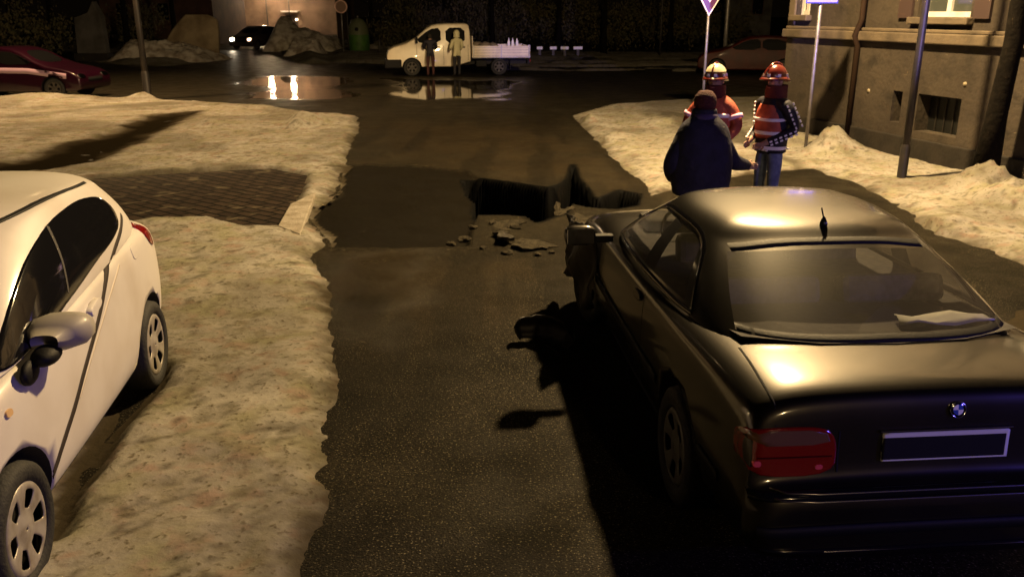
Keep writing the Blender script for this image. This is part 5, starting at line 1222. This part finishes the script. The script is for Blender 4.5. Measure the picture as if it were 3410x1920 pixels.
# background walls and houses
M_bk = mat('dark_brick', (.07, .035, .025), .9, var=(1.2, (.04, .02, .015), .4, .65)); M_bk2 = mat('old_render', (.20, .13, .09), .85, var=(.8, (.10, .065, .045), .4, .65), bump=(6, .4)); M_grw = mat('grey_render', (.09, .085, .08), .85, var=(1.1, (.04, .036, .032), .4, .65))
def house(name, x0, x1, y0, dep, h, m, label, wins=(), door=None, cat='building'):
    root = empty(name, ((x0 + x1) / 2, y0, 0), 0, label, cat); W = x1 - x0; mb = MB(); mb.box((0, dep / 2, h / 2), (W, dep, h)); mb.build('wall', m, root)
    for wx, wz in wins:
        mb = MB(); mb.box((wx, -.02, wz), (.95, .06, 1.3)); f = mb.build('window_frame', mat('brown_frame', (.06, .035, .025), .7), root); mb = MB(); mb.box((wx, -.055, wz), (.80, .02, 1.15)); mb.build('window_pane', M_darkglass, f)
    if door: mb = MB(); mb.box((door, -.02, 1.05), (1.0, .08, 2.1)); d = mb.build('door', mat('dark_door', (.03, .02, .015), .6), root)
    mb = MB(); V = [(-W / 2 - .3, -.4, h), (W / 2 + .3, -.4, h), (W / 2 + .3, dep + .4, h), (-W / 2 - .3, dep + .4, h), (-W / 2 - .3, dep / 2, h + 2.6), (W / 2 + .3, dep / 2, h + 2.6)]
    mb.add(V, [(0, 1, 5, 4), (2, 3, 4, 5), (0, 4, 3), (1, 2, 5), (0, 3, 2, 1)]); mb.build('roof', mat('dark_tiles', (.04, .03, .025), .8), root)
    mb = MB(); mb.box((0, -.03, .25), (W + .02, .06, .5)); mb.build('base_course', M_foot, root)
    return root
house('house', at(735, 78), at(1125, 78), 78, 9, 6.5, M_bk2, 'warmly lit rendered house at the end of the side street', door=1.25)
hs_ = bpy.data.objects['house']; mb = MB(); mb.box((1.25, -.35, 2.42), (1.5, .7, .12)); mb.build('door_canopy', M_frame, hs_)
mb = MB(); mb.lathe([(.001, -.09), (.07, -.06), (.09, 0), (.07, .06), (.001, .09)], 14, Matrix.Translation((1.7, -.2, 1.75))); mb.build('door_lamp', mat('lit_door_lamp', (1, .8, .5), .3, emis=(1, .72, .42), es=14), hs_, True)
house('house', at(350, 66), at(720, 66), 66, 8, 6, M_bk, 'dark brick house behind the snow mound at the left', wins=((-2.5, 2.4), (.5, 2.4)))
house('house', at(2330, 70), at(2560, 70), 70, 8, 7, M_grw, 'dim grey house showing above the red car', wins=((-1.5, 2.8), (1.6, 2.8)))
# door lamp on the lit house
# low rendered garden wall & gate pillar left
x0, x1 = at(262, 45), at(352, 45)
root = empty('gate_pillar', ((x0 + x1) / 2, 45, 0), 0, 'grey rendered gate pillar with a worn top left of the snow mound', 'pillar')
mb = MB(); mb.add([(-.72, 0, 0), (.78, 0, 0), (.74, 0, 2.2), (.42, 0, 2.9), (.1, 0, 2.35), (-.62, 0, 2.1), (-.72, .5, 0), (.78, .5, 0), (.74, .5, 2.2), (.42, .5, 2.9), (.1, .5, 2.35), (-.62, .5, 2.1)], [(0, 1, 2, 3, 4, 5), (11, 10, 9, 8, 7, 6)] + [(i, i + 6, (i + 1) % 6 + 6, (i + 1) % 6) for i in range(6)])
mb.build('pillar_shaft', M_grw, root, bevel=.03); mb = MB(); mb.box((0, .25, .2), (1.7, .7, .4)); mb.build('pillar_base', M_foot, root, bevel=.02)
# snowy embankments (terrain)
M_bank = mat('ploughed_snow', (.52, .48, .42), .85, var=(2.4, (.22, .18, .14), .42, .66), bump=(9, .7, .06), spec=.05)
def mound(name, px0, px1, y, dep, hfun, m=M_bank, kind='structure'):
    nx, ny = 110, 40; V = []; x0, x1 = at(px0, y), at(px1, y); rs = np.random.RandomState(int(px0))
    for j in range(ny):
        for i in range(nx):
            u = i / (nx - 1); v = j / (ny - 1); X = x0 + (x1 - x0) * u; Y = y + dep * v
            e = math.sin(math.pi * min(1, max(0, v))) ** .6 * min(1, u * 6) ** .7 * min(1, (1 - u) * 6) ** .7
            z = hfun(u) * e * (1 + .5 * (float(fbm(np.array(X), np.array(Y), .8, 4, 5)) - .5)) + (.35 * (float(fbm(np.array(X), np.array(Y), 1.9, 4, 15)) - .5) + .16 * (float(fbm(np.array(X), np.array(Y), 6., 3, 35)) - .5)) * e
            V.append((X, Y, z - .03))
    o = mk(name, V, [(j * nx + i, j * nx + i + 1, (j + 1) * nx + i + 1, (j + 1) * nx + i) for j in range(ny - 1) for i in range(nx - 1)], m, None, True); tag(o, kind=kind); return o
mound('snow_bank', 345, 690, 44, 3.0, lambda u: .95 - .5 * max(0, u - .35))
x0, x1 = at(556, 48), at(735, 48)
root = empty('garden_wall', ((x0 + x1) / 2, 48, 0), 0, 'tan lit rough wall with rounded corners behind the snow mound, left of the side street', 'wall')
W = x1 - x0; mb = MB(); V = []
nx_, nz_ = 26, 18
for j in range(nz_):
    for i in range(nx_):
        u = i / (nx_ - 1); v = j / (nz_ - 1); h = 2.25 * min(1, .30 + 1.25 * u ** .7) * (1 - .10 * max(0, u - .85) / .15)
        V.append(((u - .5) * W, -.06 * fbm(np.array(u * 5), np.array(v * 4), 1.3, 3, 8) + .9 * (1 - v) * -.25, h * v))
mb.add(V, [(j * nx_ + i, j * nx_ + i + 1, (j + 1) * nx_ + i + 1, (j + 1) * nx_ + i) for j in range(nz_ - 1) for i in range(nx_ - 1)])
o = mb.build('wall_face', mat('tan_render', (.30, .24, .15), .9, var=(1.2, (.16, .12, .07), .4, .65), bump=(6, .5)), root, True); q = o.modifiers.new('t', 'SOLIDIFY'); q.thickness = .35; q.offset = -1
mound('snow_bank', 560, 742, 45.5, 2.2, lambda u: 1.0 - .8 * u)
mound('snow_bank', 868, 1135, 56, 5, lambda u: 2.2 - 1.75 * u)
mound('snow_bank', 940, 1060, 50, 3, lambda u: .8)
mound('snow_bank', 1110, 1330, 57, 4, lambda u: .35)
